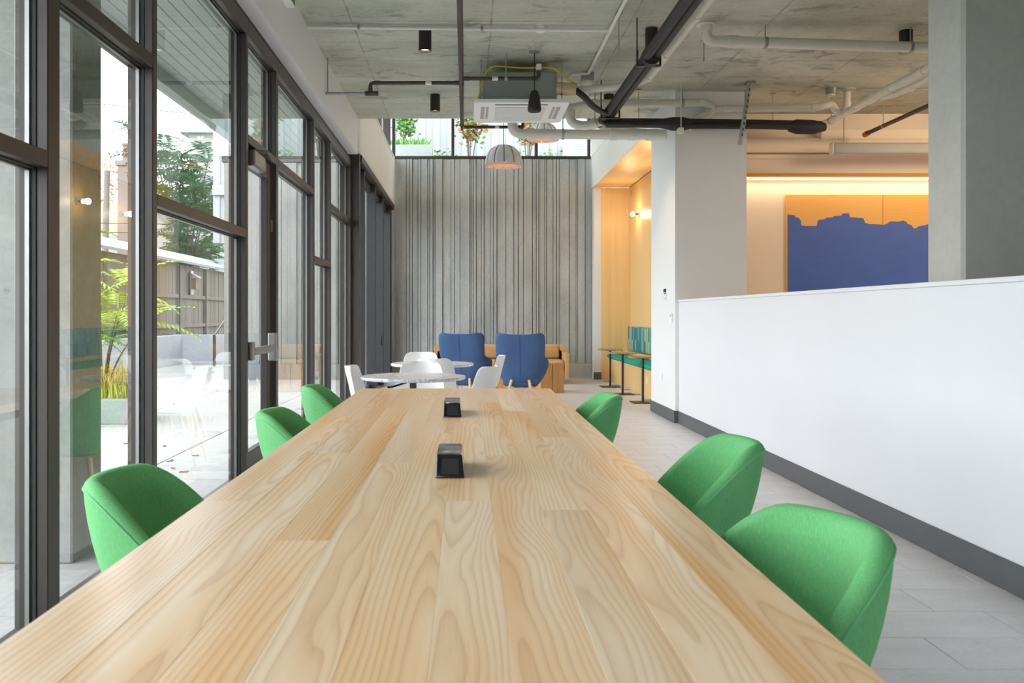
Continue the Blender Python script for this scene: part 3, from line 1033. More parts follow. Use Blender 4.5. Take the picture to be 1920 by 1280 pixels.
# ------------------------------------------------------------------ tan sofa and timber blocks
sf = thing('sofa', 'tan leather sofa against the ribbed concrete wall', 'sofa', (.63, 16.5, 0))
X0, X1 = -.59, 1.85
obj('base_frame', MB().box((X0 + .08, 16.0, .14), (X1 - .08, 16.85, .24), .01), 'leather', sf)
obj('backrest', MB().box((X0 + .08, 16.68, .241), (X1 - .08, 16.88, .66), .02, 2), 'leather', sf)
for k in range(2):
    a = X0 + .095 + k * 1.125
    obj('seat_cushion', MB().box((a, 16.0, .242), (a + 1.12, 16.66, .43), .035, 3), 'leather', sf, smooth=40)
    obj('back_cushion', MB().box((a + .01, 16.48, .435), (a + 1.10, 16.675, .70), .05, 3), 'leather', sf, smooth=40)
for x in (X0, X1 - .078):
    obj('arm', MB().box((x, 15.96, .10), (x + .078, 16.88, .56), .012, 2), 'leather', sf)
for x in (X0 + .06, X1 - .06):
    obj('bolster', MB().tube([(x, 16.42, .625), (x, 16.87, .625)], .062, 20), 'leather', sf, smooth=50)
for x in (X0 + .14, X1 - .14):
    for y in (16.06, 16.8):
        obj('leg', MB().box((x - .02, y - .02, 0), (x + .02, y + .02, .139)), 'black', sf)

def stump(x, y, w, h, label, rz=0):
    t = thing('timber_block_table', label, 'side table', (x, y, 0), 'solid timber block tables')
    m = MB().box((-w / 2, -w / 2, 0), (w / 2, w / 2, h), .006, 2)
    obj('block', m, 'stump', t, local=True)
    c = MB()
    c.prism([(-.004, -w / 2 - .0008), (.006, -w / 2 - .0008), (.002, -w / 2 + .004)], 'Z', .02, h - .02)
    obj('crack', c, 'blackmetal', t, local=True)
    t.rotation_euler = (0, 0, math.radians(rz))
stump(1.32, 14.42, .40, .478, 'solid timber block table right of the blue armchairs', 16)
stump(.50, 14.5, .40, .478, 'solid timber block table behind the right blue armchair', -4)
stump(-.32, 14.6, .40, .478, 'solid timber block table behind the left blue armchair', 3)

# ------------------------------------------------------------------ niche bench and tables
be = thing('bench', 'long plywood bench built into the niche', 'bench', (2.9, 14.4, 0))
obj('front_panel', MB().box((2.725, 11.6, 0), (2.745, 17.19, .392), .001), 'birch', be)
for y in (13.5, 15.36):
    obj('joint', MB().box((2.7244, y - .002, .0), (2.726, y + .002, .392)), 'dark', be)
obj('seat_board', MB().box((2.70, 11.6, .393), (3.148, 17.19, .42), .002), 'birchY', be)
obj('back_ledge', MB().box((3.06, 11.6, .50), (3.148, 17.19, .555), .002), 'birchY', be)
obj('outlet', MB().box((2.719, 13.42, .20), (2.7245, 13.50, .315), .002), 'panelwhite', be)
tag(obj('bench_cushion', MB().box((2.712, 11.62, .421), (3.055, 17.17, .488), .018, 3), 'teal', None, smooth=40), 'long teal seat cushion on the plywood bench', 'cushion')
bk = thing('back_cushion', 'striped blue and green back cushion along the niche wall', 'cushion', (3.1, 14.4, .56))
for k, (a, b) in enumerate(((11.63, 14.3), (14.305, 17.02))):
    obj('pad', MB().box((3.07, a, .575), (3.148, b, 1.02), .025, 3), 'stripes', bk, smooth=40)

def drink_table(x, y, label, rz=0):
    t = thing('drink_table', label, 'side table', (x, y, 0), 'slim pedestal side tables at the bench')
    m = MB()
    w, r = .19, .035
    poly = []
    for cx, cy, a0 in ((w - r, w - r, 0), (-w + r, w - r, 90), (-w + r, -w + r, 180), (w - r, -w + r, 270)):
        for k in range(6):
            a = math.radians(a0 + 18 * k)
            poly.append((cx + r * math.cos(a), cy + r * math.sin(a)))
    m.prism(poly, 'Z', .632, .652)
    obj('tabletop', m, 'walnut', t, local=True)
    obj('bracket', MB().box((-.08, -.08, .622), (.08, .08, .6315)), 'black', t, local=True)
    obj('pole', MB().tube([(0, 0, .012), (0, 0, .622)], .017, 16), 'blackmetal', t, smooth=40, local=True)
    obj('base_plate', MB().box((-.165, -.165, 0), (.165, .165, .0115), .003), 'blackmetal', t, local=True)
    t.rotation_euler = (0, 0, math.radians(rz))
    return t
drink_table(2.49, 15.43, 'slim pedestal side table farthest along the bench, by the jamb')
drink_table(2.45, 13.98, 'slim pedestal side table in the middle of the bench')
drink_table(2.505, 12.66, 'slim pedestal side table nearest the pale pier')

def sconce(y, label):
    t = thing('wall_sconce', label, 'lamp', (3.15, y, 3.07), 'globe sconces in the niche')
    m = MB()
    m.tube([(0, 0, 0), (-.012, 0, 0)], .058, 32)
    obj('wall_plate', m, 'panelwhite', t, local=True, smooth=40)
    r = MB().tube([(-.0125 , .060 * math.cos(2 * PI * k / 32), .060 * math.sin(2 * PI * k / 32)) for k in range(33)], .003, 6)
    obj('rim', r, 'silver', t, local=True)
    obj('socket', MB().tube([(-.012, 0, 0), (-.075, 0, 0)], .02, 16), 'silver', t, local=True, smooth=40)
    g = MB()
    bmesh.ops.create_uvsphere(g.bm, u_segments=24, v_segments=14, radius=.042)
    bmesh.ops.translate(g.bm, verts=g.bm.verts[:], vec=(-.112, 0, 0))
    obj('bulb', g, 'bulb', t, local=True, smooth=True)
    light('sconce_light', 'POINT', (3.15 - .18, y, 3.07), 4.5, WARM, shadow_soft_size=.05)
sconce(16.28, 'globe bulb wall sconce deep in the plywood niche')
sconce(14.45, 'globe bulb wall sconce half hidden by the pale pier')
sconce(12.62, 'globe bulb wall sconce hidden behind the pale pier, reflected in the glass')

# ------------------------------------------------------------------ small wall fittings
pq = thing('room_sign', 'small black and white sign on the pale pier', 'sign', (2.399, 10.77, 1.41))
obj('plate', MB().box((2.394, 10.69, 1.41), (2.3995, 10.85, 1.56), .001), 'panelwhite', pq)
s_ = MB()
s_.box((2.3925, 10.70, 1.51), (2.394, 10.84, 1.552)).box((2.3925, 10.70, 1.487), (2.394, 10.74, 1.50)).box((2.3925, 10.755, 1.487), (2.394, 10.795, 1.50))
obj('print', s_, 'black', pq)
br = MB()
for k in range(5):
    br.box((2.3932, 10.71 + .025 * k, 1.435), (2.394, 10.722 + .025 * k, 1.447))
obj('print', br, 'screen', pq)
rd = thing('card_reader', 'small white card reader on the pale pier', 'card reader', (2.398, 10.41, 1.14))
obj('housing', MB().box((2.378, 10.37, 1.14), (2.3995, 10.46, 1.262), .006, 2), 'panelwhite', rd)
obj('lens', MB().box((2.3765, 10.405, 1.215), (2.379, 10.425, 1.24)), 'black', rd)
wp = thing('outlet_plate', 'white outlet plate low on the pale pier', 'outlet', (2.399, 10.96, .42))
obj('plate', MB().box((2.394, 10.92, .42), (2.3995, 11.0, .54), .002), 'panelwhite', wp)
obj('socket', MB().box((2.3930, 10.945, .445), (2.3945, 10.975, .515)), 'white', wp)
ws = thing('door_notice', 'small dark sign with white marks on the glass beside the door', 'sign', (-1.556, 7.36, 1.42))
obj('plate', MB().box((-1.5585, 7.25, 1.40), (-1.5545, 7.44, 1.52)), 'black', ws)
k = MB()
k.box((-1.5545, 7.36, 1.44), (-1.5535, 7.41, 1.49)).box((-1.5545, 7.30, 1.47), (-1.5535, 7.35, 1.485)).box((-1.5545, 7.30, 1.425), (-1.5535, 7.40, 1.432))
obj('print', k, 'panelwhite', ws)

# painting on two plywood sheets
pt_ = thing('painting', 'blue painted plywood panel picture with a ragged bare top edge', 'painting', (5.29, 11.37, .33))
YP = 11.36
for a, b in ((4.068, 5.288), (5.292, 6.51)):
    obj('panel', MB().box((a, YP, .33), (b, YP + .035, 2.765), .002), 'ply', pt_)
zz = [(175, 918), (190, 921), (205, 922), (208, 930), (222, 933), (232, 945), (234, 965), (255, 968), (300, 968), (303, 955), (308, 942), (330, 940), (345, 932), (370, 931), (374, 925), (405, 924), (410, 915), (438, 913), (442, 930), (470, 932), (500, 935), (508, 955), (525, 960), (560, 961), (590, 963), (602, 958), (612, 950), (625, 948), (650, 950), (670, 945), (684, 950), (690, 960), (705, 964), (715, 978), (728, 978), (735, 970), (758, 966), (770, 963), (800, 950), (860, 955), (900, 925), (960, 930), (1010, 945), (1100, 940), (1200, 950), (1230, 948)]
pts = []
for zx, zy in zz:
    px, py_ = 1400 + zx / 2.286, zy / 2.286
    v = at(px, py_, YP)
    pts.append((min(6.508, max(4.07, v.x)), v.z))
m = MB()
for (xa, za), (xb, zb_) in zip(pts, pts[1:]):
    if xb - xa < 1e-4:
        continue
    vs = [m.bm.verts.new(p) for p in ((xa, YP - .003, .331), (xb, YP - .003, .331), (xb, YP - .003, zb_), (xa, YP - .003, za), (xa, YP - .0005, .331), (xb, YP - .0005, .331), (xb, YP - .0005, zb_), (xa, YP - .0005, za))]
    for f in ((0, 1, 2, 3), (2, 6, 7, 3)):
        m.bm.faces.new([vs[i] for i in f])
obj('paint_layer', m, 'bluepaint', pt_)
# ------------------------------------------------------------------ ceiling fittings
def downlight(x, y, label, e=26):
    t = thing('downlight', label, 'lamp', (x, y, ZS), 'black cylinder downlights')
    h, r = .195, .0575
    m = MB().lathe([(0, -.001), (r, -.001), (r, -h), (r - .006, -h), (r - .006, -h + .03), (0, -h + .03)], 36)
    obj('housing', m, 'black', t, local=True, smooth=40)
    obj('lens', MB().lathe([(0, -h + .022), (r - .008, -h + .022), (r - .008, -h + .027), (0, -h + .027)], 28), 'lens', t, local=True)
    light('downlight_beam', 'SPOT', (x, y, ZS - h - .012), e, WARM, spot_size=math.radians(95), spot_blend=.7, shadow_soft_size=.04)
downlight(-.364, 8.04, 'black cylinder downlight left of the steel sprinkler pipe, nearer')
downlight(-.353, 10.42, 'black cylinder downlight left of the steel sprinkler pipe, farther')
downlight(1.665, 8.02, 'black cylinder downlight partly behind the black pipe bundle')
downlight(1.665, 10.42, 'black cylinder downlight behind the bend of the black pipe bundle')
downlight(3.97, 8.08, 'black cylinder downlight beside the concrete column')
downlight(5.3, 9.5, 'added unseen black cylinder downlight brightening the painting wall, behind the column', 40)  # extra out-of-view fixture, added to lift the warm light on the cream wall
downlight(6.7, 9.5, 'added unseen black cylinder downlight brightening the side room, far behind the column', 60)  # another fixture added out of view for side room brightness
downlight(-.36, 5.6, 'black cylinder downlight over the table, above the picture')
downlight(1.665, 5.6, 'black cylinder downlight over the aisle, above the picture')

def pipe(name, pts, r, mat, label, cat='pipe', bend=0, rings=(), ringr=1.16, ringl=.06, ringmat=None, hangers=(), hmat='galv', group=None, seg=16):
    P = fillet(pts, bend) if bend else [Vector(p) for p in pts]
    t = thing(name, label, cat, P[0], group)
    obj('run', MB().tube(P, r, seg), mat, t, smooth=50)
    # fittings: (segment index, fraction)
    for (i, f) in rings:
        a, b = Vector(pts[i]), Vector(pts[i + 1])
        p = a.lerp(b, f)
        dv = (b - a).normalized() * ringl / 2
        obj('coupling', MB().tube([p - dv, p - dv * .98, p + dv * .98, p + dv], [r * 1.02, r * ringr, r * ringr, r * 1.02], seg), ringmat or mat, t, smooth=50)
    for (i, f) in hangers:
        a, b = Vector(pts[i]), Vector(pts[i + 1])
        p = a.lerp(b, f)
        dv = (b - a).normalized() * .014
        h = MB()
        h.tube([p - dv, p + dv], r * 1.1, seg)
        if ZS - (p.z + r) > .01:
            h.tube([(p.x, p.y, p.z + r), (p.x, p.y, ZS - .001)], .006, 8)
        obj('hanger', h, hmat, t, smooth=50)
    return t

ZP = 3.55
# sprinkler steelwork
spm = pipe('sprinkler_pipe', [(-.043, 2.0, ZP), (-.043, 10.98, ZP)], .0235, 'iron', 'dark steel sprinkler main running away over the table', rings=[(0, .775), (0, .99)], hangers=[(0, .3)], ringl=.09)
hd = obj('sprinkler_head', MB().lathe([(0, 0), (.012, 0), (.012, .03), (.026, .032), (.026, .036), (0, .036)], 20, c=(-.043, 10.97, ZP - .06)), 'silver', spm)
obj('glass_bulb', MB().tube([(-.043, 10.97, ZP - .055), (-.043, 10.97, ZP - .03)], .016, 12), 'orange', spm)
t = pipe('sprinkler_pipe', [(-.066, 8.93, ZP), (-.95, 8.93, ZP), (-.95, 8.93, ZP - .085)], .019, 'iron', 'dark steel sprinkler branch running left from the main', bend=.05, rings=[(0, .02), (0, .92), (1, .9)], ringl=.06)
obj('paper_tag', MB().tube([(-.34, 8.93, ZP), (-.40, 8.93, ZP)], .0205, 16), 'label', t, smooth=50)
t = pipe('conduit_drop', [(-.90, 8.93, ZP - .105), (-1.395, 8.93, ZP - .105)], .014, 'galv', 'silver pipe stub joining the sprinkler branch to the soffit', rings=[(0, .04), (0, .12)], ringl=.05)
obj('rod', MB().tube([(-1.375, 8.93, ZP - .09), (-1.375, 8.93, ZS - .001)], .006, 8), 'galv', t)
obj('tee', MB().tube([(-.87, 8.93, ZP - .105), (-1.0, 8.93, ZP - .105)], .024, 16), 'iron', t, smooth=50)
t = pipe('sprinkler_pipe', [(-.02, 8.765, ZP), (.715, 8.765, ZP), (.715, 8.765, ZP + .075)], .019, 'iron', 'dark steel sprinkler branch crossing in front of the air conditioner', bend=.05, rings=[(0, .04), (0, .95)], ringl=.06, hangers=[(0, .565)])
obj('paper_tag', MB().tube([(.26, 8.765, ZP), (.315, 8.765, ZP)], .0205, 16), 'label', t, smooth=50)
obj('end_bracket', MB().box((.69, 8.74, ZP + .085), (.74, 8.79, ZP + .14), .004), 'label', t)
t = pipe('sprinkler_pipe', [(-.02, 10.97, ZP - .012), (.70, 10.97, ZP - .012), (.70, 10.97, ZP + .05)], .019, 'iron', 'dark steel sprinkler branch at the far end of the main', bend=.04, rings=[(0, .05), (0, .97)], ringl=.06)
obj('paper_tag', MB().tube([(.36, 10.97, ZP - .012), (.41, 10.97, ZP - .012)], .0205, 16), 'label', t, smooth=50)
t = pipe('sprinkler_pipe', [(4.87, 8.0, 3.44), (4.87, 10.84, 3.44)], .024, 'iron', 'dark steel sprinkler pipe with an orange capped end beside the column', hangers=[(0, .86)])
obj('end_cap', MB().tube([(4.87, 10.84, 3.44), (4.87, 10.93, 3.435)], .034, 16), 'orange', t, smooth=50)

# white conduit and detectors
pipe('conduit', [(SX + .002, 7.88, 3.77), (1.285, 7.96, 3.765)], .0155, 'conduit', 'white conduit crossing the slab from the soffit', rings=[(0, .985), (0, .66)], ringl=.05, hangers=[(0, .17), (0, .575)])
t = pipe('conduit', [(1.285, 6.2, 3.765), (1.285, 9.38, 3.765), (1.10, 9.40, 3.765), (1.075, 9.40, 3.69)], .0155, 'conduit', 'white conduit running away along the slab to a junction box', bend=.03, rings=[(0, .56), (0, .3), (0, .97)], ringl=.05)
jb = thing('junction_box', 'grey junction box with a small detector by the air conditioner', 'detector', (1.29, 9.50, ZS))
obj('box', MB().box((1.225, 9.44, ZS - .085), (1.355, 9.56, ZS - .001), .004), 'galv', jb)
obj('detector', MB().lathe([(0, -.135), (.045, -.128), (.062, -.10), (.062, -.086), (0, -.086)], 28, c=(1.29, 9.50, ZS)), 'pvc', jb, smooth=50)
sd = thing('smoke_detector', 'white disc smoke detector on the slab beside the white conduit', 'detector', (.668, 7.99, ZS))
obj('base', MB().lathe([(0, -.001), (.066, -.001), (.066, -.014), (.058, -.02), (0, -.02)], 32, c=(.668, 7.99, ZS)), 'panelwhite', sd, smooth=40)
obj('dome', MB().lathe([(.046, -.0201), (.042, -.036), (.025, -.044), (0, -.045)], 28, c=(.668, 7.99, ZS)), 'panelwhite', sd, smooth=40)
jb = thing('junction_box', 'grey round box under the slab near the warm painting wall', 'detector', (4.13, 10.12, ZS))
obj('box', MB().lathe([(0, -.001), (.062, -.001), (.062, -.07), (.055, -.075), (0, -.075)], 28, c=(4.13, 10.12, ZS)), 'galv', jb, smooth=40)
obj('cover', MB().lathe([(0, -.0755), (.045, -.0755), (.042, -.088), (0, -.09)], 28, c=(4.13, 10.12, ZS)), 'pvc', jb, smooth=40)
obj('conduit', MB().tube([(4.2, 10.12, ZS - .02), (5.6, 10.12, ZS - .02)], .01, 8), 'galv', jb)
dc = thing('dome_camera', 'small white dome under the slab behind the black pipe bend', 'camera', (1.555, 10.30, ZS))
obj('stem', MB().tube([(1.555, 10.30, ZS - .001), (1.555, 10.30, 3.66)], .008, 8), 'galv', dc)
obj('dome', MB().lathe([(0, 3.655), (.052, 3.655), (.054, 3.63), (.045, 3.60), (.022, 3.582), (0, 3.578)], 28, c=(1.555, 10.30, 0)), 'panelwhite', dc, smooth=50)

# pendant loudspeaker
sp = thing('pendant_speaker', 'black bullet shaped loudspeaker hanging in front of the air conditioner', 'speaker', (.67, 8.72, ZS))
obj('canopy', MB().lathe([(0, -.001), (.055, -.001), (.055, -.008), (.02, -.016), (0, -.016)], 28, c=(.67, 8.72, ZS)), 'galv', sp, smooth=40)
obj('cable', MB().tube([(.67, 8.72, ZS - .016), (.67, 8.72, 3.42)], .0045, 8), 'black', sp)
obj('body', MB().lathe([(0, 3.425), (.02, 3.423), (.036, 3.41), (.048, 3.37), (.058, 3.31), (.066, 3.25), (.067, 3.235), (.063, 3.222), (0, 3.222)], 36, c=(.67, 8.72, 0)), 'black', sp, smooth=50)
obj('grille', MB().lathe([(0, 3.2215), (.06, 3.2215), (.058, 3.214), (0, 3.212)], 36, c=(.67, 8.72, 0)), 'rubber', sp)

# air conditioner cassette
ac = thing('air_conditioner', 'white panelled ceiling cassette air conditioner with a grey metal body', 'air conditioner', (.56, 9.37, 3.35))
AX0, AX1, AY0, AY1, AZ = .086, 1.036, 8.90, 9.85, 3.35
obj('body', MB().box((AX0 + .09, AY0 + .07, AZ + .035), (AX1 - .12, AY1 - .06, AZ + .325), .006), 'sheet', ac)
rb_ = MB()
rb_.box((AX0 + .17, AY0 + .062, AZ + .07), (AX1 - .15, AY0 + .069, AZ + .31), .002)
obj('access_plate', rb_, 'sheet', ac)
st = MB()
for z in (.05, .062):
    st.box((AX0 + .17, AY0 + .064, AZ + z - .003), (AX1 - .15, AY0 + .0689, AZ + z + .003))
obj('flange', st, 'galv', ac)
fr = MB()
# panel ring with air slots
def ringbox(m, x0, x1, y0, y1, z0, z1, bev=.006):
    m.box((x0, y0, z0), (x1, y1, z1), bev, 2)
pnl = MB()
poly = []
rc = .05
for cx_, cy_, a0 in ((AX1 - rc, AY1 - rc, 0), (AX0 + rc, AY1 - rc, 90), (AX0 + rc, AY0 + rc, 180), (AX1 - rc, AY0 + rc, 270)):
    for k_ in range(6):
        a_ = math.radians(a0 + 18 * k_)
        poly.append((cx_ + rc * math.cos(a_), cy_ + rc * math.sin(a_)))
pnl.prism(poly, 'Z', AZ, AZ + .033)
bmesh.ops.bevel(pnl.bm, geom=[e for e in pnl.bm.edges if abs(e.verts[0].co.z - AZ) < 1e-5 and abs(e.verts[1].co.z - AZ) < 1e-5], offset=.006, segments=2, affect='EDGES')
pan = obj('panel', pnl, 'panelwhite', ac)
obj('intake_grille', MB().box((AX0 + .22, AY0 + .22, AZ - .006), (AX1 - .22, AY1 - .12, AZ - .0005), .003), 'grille', ac)
lou = MB()
for k_ in range(14):
    y = AY0 + .25 + k_ * .04
    lou.box((AX0 + .25, y, AZ - .0068), (AX1 - .25, y + .006, AZ - .0062))
obj('grille_bars', lou, 'panelwhite', ac)
for (x0, x1, y0, y1) in ((AX0 + .21, AX1 - .21, AY0 + .085, AY0 + .125), (AX0 + .07, AX0 + .11, AY0 + .2, AY1 - .2), (AX0 + .125, AX0 + .15, AY0 + .2, AY1 - .2), (AX1 - .11, AX1 - .07, AY0 + .2, AY1 - .2), (AX1 - .15, AX1 - .125, AY0 + .2, AY1 - .2)):
    obj('air_slot', MB().box((x0, y0, AZ - .0012), (x1, y1, AZ - .0003)), 'dark' if x1 - x0 > .3 or x0 < AX0 + .12 and x0 > AX0 + .10 else 'screen', pan)
obj('louvre', MB().box((AX0 + .111, AY0 + .22, AZ - .012), (AX0 + .124, AY1 - .22, AZ - .001), .002), 'panelwhite', pan)
obj('louvre', MB().box((AX1 - .124, AY0 + .22, AZ - .012), (AX1 - .111, AY1 - .22, AZ - .001), .002), 'panelwhite', pan)
for x in (AX0 + .07, AX1 - .07):
    for y in (AY0 + .09, AY1 - .1):
        h = MB().tube([(x, y, AZ + .034), (x, y, ZS - .001)], .006, 8)
        h.box((x - .02, y - .02, AZ + .10), (x + .02, y + .02, AZ + .13))
        obj('hanger_rod', h, 'galv', ac)
tag(obj('power_cable', MB().tube(fillet([(AX0 + .04, AY0 + .05, AZ + .04), (AX0 + .07, AY0 + .03, AZ + .2), (AX0 + .15, AY0 + .02, AZ + .37), (AX0 + .5, AY0 + .02, AZ + .345), (AX1 - .16, AY0 + .02, AZ + .355), (AX1 - .02, AY0 + .04, AZ + .24), (AX1 + .08, AY0 + .06, AZ + .19)], .08), .0085, 8), 'cable', None, smooth=True), 'yellow cable looping over the air conditioner body', 'cable')
ti = thing('pipe_insulation', 'tan insulated pipe sleeve at the right of the air conditioner', 'pipe', (1.0, 9.0, 3.5))
obj('sleeve', MB().tube([(AX1 - .125, 8.98, 3.51), (AX1 + .07, 8.96, 3.49)], .062, 24), 'tan', ti, smooth=50)
for f in (.955, 1.06):
    obj('strap', MB().tube([(f, 8.975, 3.502), (f + .006, 8.975, 3.502)], .064, 24), 'black', ti)
tag(obj('refrigerant_hose', MB().tube(fillet([(1.10, 8.96, 3.485), (1.19, 9.0, 3.43), (1.30, 9.2, 3.385), (1.44, 9.5, 3.39), (1.56, 9.75, 3.43)], .2), .032, 14), 'rubber', None, smooth=True), 'black insulated hose sagging from the air conditioner to the bundle', 'hose')

# black insulated bundle
bd = thing('pipe_bundle', 'black wrapped pipe bundle running away under the slab', 'pipe', (1.573, 5.0, 3.44))
XB, ZB = 1.573, 3.44
obj('run', MB().tube([(XB - .03, 3.0, ZB), (XB - .03, 10.36, ZB)], .043, 16), 'rubber', bd, smooth=50)
obj('run', MB().tube([(XB + .05, 3.0, ZB + .012), (XB + .05, 10.30, ZB + .012)], .036, 16), 'rubber', bd, smooth=50)
for y in (7.6, 10.0):
    obj('tape_wrap', MB().tube([(XB + .008, y, ZB + .004), (XB + .008, y + .09, ZB + .004)], [.080, .079], 20), 'rubber', bd, smooth=50)
for y in (7.7, 9.75):
    h = MB()
    h.box((XB - .10, y, ZB - .062), (XB + .11, y + .05, ZB - .048), .003).box((XB - .10, y, ZB - .06), (XB - .088, y + .05, ZB + .08), .003).box((XB + .098, y, ZB - .06), (XB + .11, y + .05, ZB + .09), .003)
    h.tube([(XB - .095, y + .025, ZB + .08), (XB - .095, y + .025, ZS - .001)], .006, 8)
    obj('clamp', h, 'black', bd)
b2 = thing('pipe_bundle', 'black wrapped pipe bundle turning right toward the warm room', 'pipe', (XB, 10.1, 3.40))
for i, (dy, z, r) in enumerate(((0, 3.405, .034), (.045, 3.375, .032), (-.05, 3.365, .026))):
    obj('run', MB().tube(fillet([(XB + .0, 10.0 + dy, z - .005), (2.3, 10.0 + dy, z - .01), (2.5, 10.0 + dy, z - .01 - .012 * i), (3.2, 10.0 + dy, z - .02), (3.98 - .12 * i, 10.03 + dy, z - .03)], .2), r, 14), 'rubber', b2, smooth=50)
obj('tape_wrap', MB().tube([(XB + .60, 10.0, 3.375), (XB + .73, 10.0, 3.37), (XB + .86, 10.0, 3.37), (XB + .96, 10.0, 3.37)], [.05, .075, .074, .05], 18), 'rubber', b2, smooth=50)
obj('tape_wrap', MB().tube([(3.62, 10.03, 3.345), (3.70, 10.03, 3.345), (3.9, 10.04, 3.34), (4.03, 10.05, 3.345)], [.055, .082, .08, .045], 18), 'rubber', b2, smooth=50)
cp_ = MB().box((XB + .78, 9.9, 3.25), (XB + .84, 9.98, 3.31), .004)
cp_.tube([(XB + .81, 9.91, 3.30), (XB + .81, 9.91, ZS - .001)], .005, 8)
obj('clamp', cp_, 'pvc', b2)

# white plumbing
pipe('waste_pipe', [(1.78, 3.0, 3.54), (1.78, 8.75, 3.54), (1.58, 9.05, 3.54), (1.06, 9.15, 3.53)], .036, 'pvc', 'white plastic pipe running beside the black bundle then turning left', bend=.12, rings=[(0, .68), (0, .86), (0, .985), (1, .5), (2, .8)], ringl=.08)
pipe('waste_pipe', [(2.12, 7.90, ZS - .001), (2.12, 7.90, 3.655), (4.9, 8.0, 3.60)], .047, 'pvc', 'fat white plastic pipe crossing right from a slab elbow to the column', bend=.13, rings=[(1, .085), (0, .15)], ringl=.09, hangers=[(1, .19), (1, .66)])
pipe('waste_pipe', [(4.31, 7.2, 3.54), (4.31, 10.66, 3.53), (4.22, 10.8, 3.50)], .041, 'pvc', 'white plastic pipe slanting away behind the concrete column', bend=.08, rings=[(0, .55), (0, .68), (0, .78), (0, .36)], ringl=.07, hangers=[(0, .30), (0, .97)])
pipe('waste_pipe', [(4.42, 7.4, 3.49), (4.42, 8.95, 3.49), (4.34, 9.35, 3.50)], .030, 'pvc', 'thin white branch joining the slanting pipe beside the column', bend=.1, rings=[(0, .6), (0, .95), (1, .5)], ringl=.06)
YD = 10.19
def A(px, py):
    return at(px, py, YD)
pipe('waste_pipe', [A(1064, 203), A(1110, 194), A(1322, 193), A(1337, 203), A(1330, 212), A(1302, 226), A(1290, 240)], .045, 'pvc', 'white plastic pipe behind the black bundle bending down at a wye', bend=.06, rings=[(1, .02), (1, .965), (4, .5)], ringl=.07, hangers=[(1, .80)])
pipe('waste_pipe', [A(1322, 212), A(1338, 205), A(1352, 204), A(1532, 202), A(1550, 197), A(1560, 195), A(1568, 208), A(1578, 212), A(1587, 206), A(1588, 186), tuple(A(1588, 150))[:2] + (ZS - .001,)], .040, 'pvc', 'white plastic pipe with a hooked trap rising to the slab', bend=.05, rings=[(2, .04), (2, .96), (8, .5)], ringl=.06, hangers=[(2, .25)])
t = pipe('waste_pipe', [(.56, 10.75, ZS - .001), (.56, 10.75, 3.41), (2.398, 10.75, 3.395)], .060, 'pvc', 'fattest white plastic pipe running left from the pale pier', bend=.13, rings=[(1, .12), (1, .66), (1, .78), (1, .9)], ringl=.09, hangers=[(1, .33)])
pipe('waste_pipe', [A(1067, 196), A(1070, 232), A(1100, 237), A(1128, 226), A(1160, 228)], .052, 'pvc', 'white plastic trap curling under the air conditioner pipe', bend=.13, rings=[(0, .5), (2, .4)], ringl=.06, hangers=[(2, .55)])
pipe('waste_pipe', [at(1124, 240, 10.95), (2.398, 10.95, 3.47)], .030, 'pvc', 'thin white plastic pipe resting above the fattest pipe', rings=[(0, .9)], ringl=.06)
# slab escutcheon rings
for x, y, r, lb in ((2.12, 7.90, .085, 'white collar where the fat white pipe leaves the slab'), (A(1588, 150).x, YD, .10, 'white collar where the hooked trap meets the slab')):
    tag(obj('pipe_collar', MB().lathe([(.05, -.001), (r, -.001), (r, -.008), (.05, -.014)], 32, c=(x, y, ZS)), 'pvc', None, smooth=40), lb, 'collar')
su = thing('strut_brace', 'perforated galvanised strut slanting from slab to pale pier', 'bracket', (3.1, 10.1, 3.1))
p0, p1 = Vector((3.13, 9.85, ZS - .001)), Vector((3.03, 9.90, 3.12))
obj('channel', MB().tube([p0, p1], .026, 4), 'galv', su)
ho = MB()
for k_ in range(9):
    q = p0.lerp(p1, .12 + .09 * k_) + Vector((0, -.022, -.006))
    ho.box(q - Vector((.006, .004, .014)), q + Vector((.006, .004, .014)))
obj('hole', ho, 'dark', su)
obj('foot', MB().box((3.08, 9.80, ZS - .03), (3.18, 9.90, ZS - .0005), .003), 'galv', su)
# a few hanger rods with anchor plates
rods = [(1.30, 7.6, 'thin hanger rod with anchor beside the white conduit', .34), (2.22, 8.35, 'thin hanger rod with anchor right of the black bundle', .2), (1.97, 10.2, 'yellowish hanger wire behind the black bundle', .32), (3.55, 10.35, 'thin hanger rod over the black bundle near the strut', .36)]
for x, y, lb, l_ in rods:
    t = thing('hanger_rod', lb, 'bracket', (x, y, ZS))
    obj('anchor', MB().box((x - .028, y - .028, ZS - .012), (x + .028, y + .028, ZS - .0005), .003), 'galv', t)
    obj('rod', MB().tube([(x, y, ZS - .012), (x, y, ZS - l_)], .005, 8), 'cable' if 'yellow' in lb else 'galv', t)

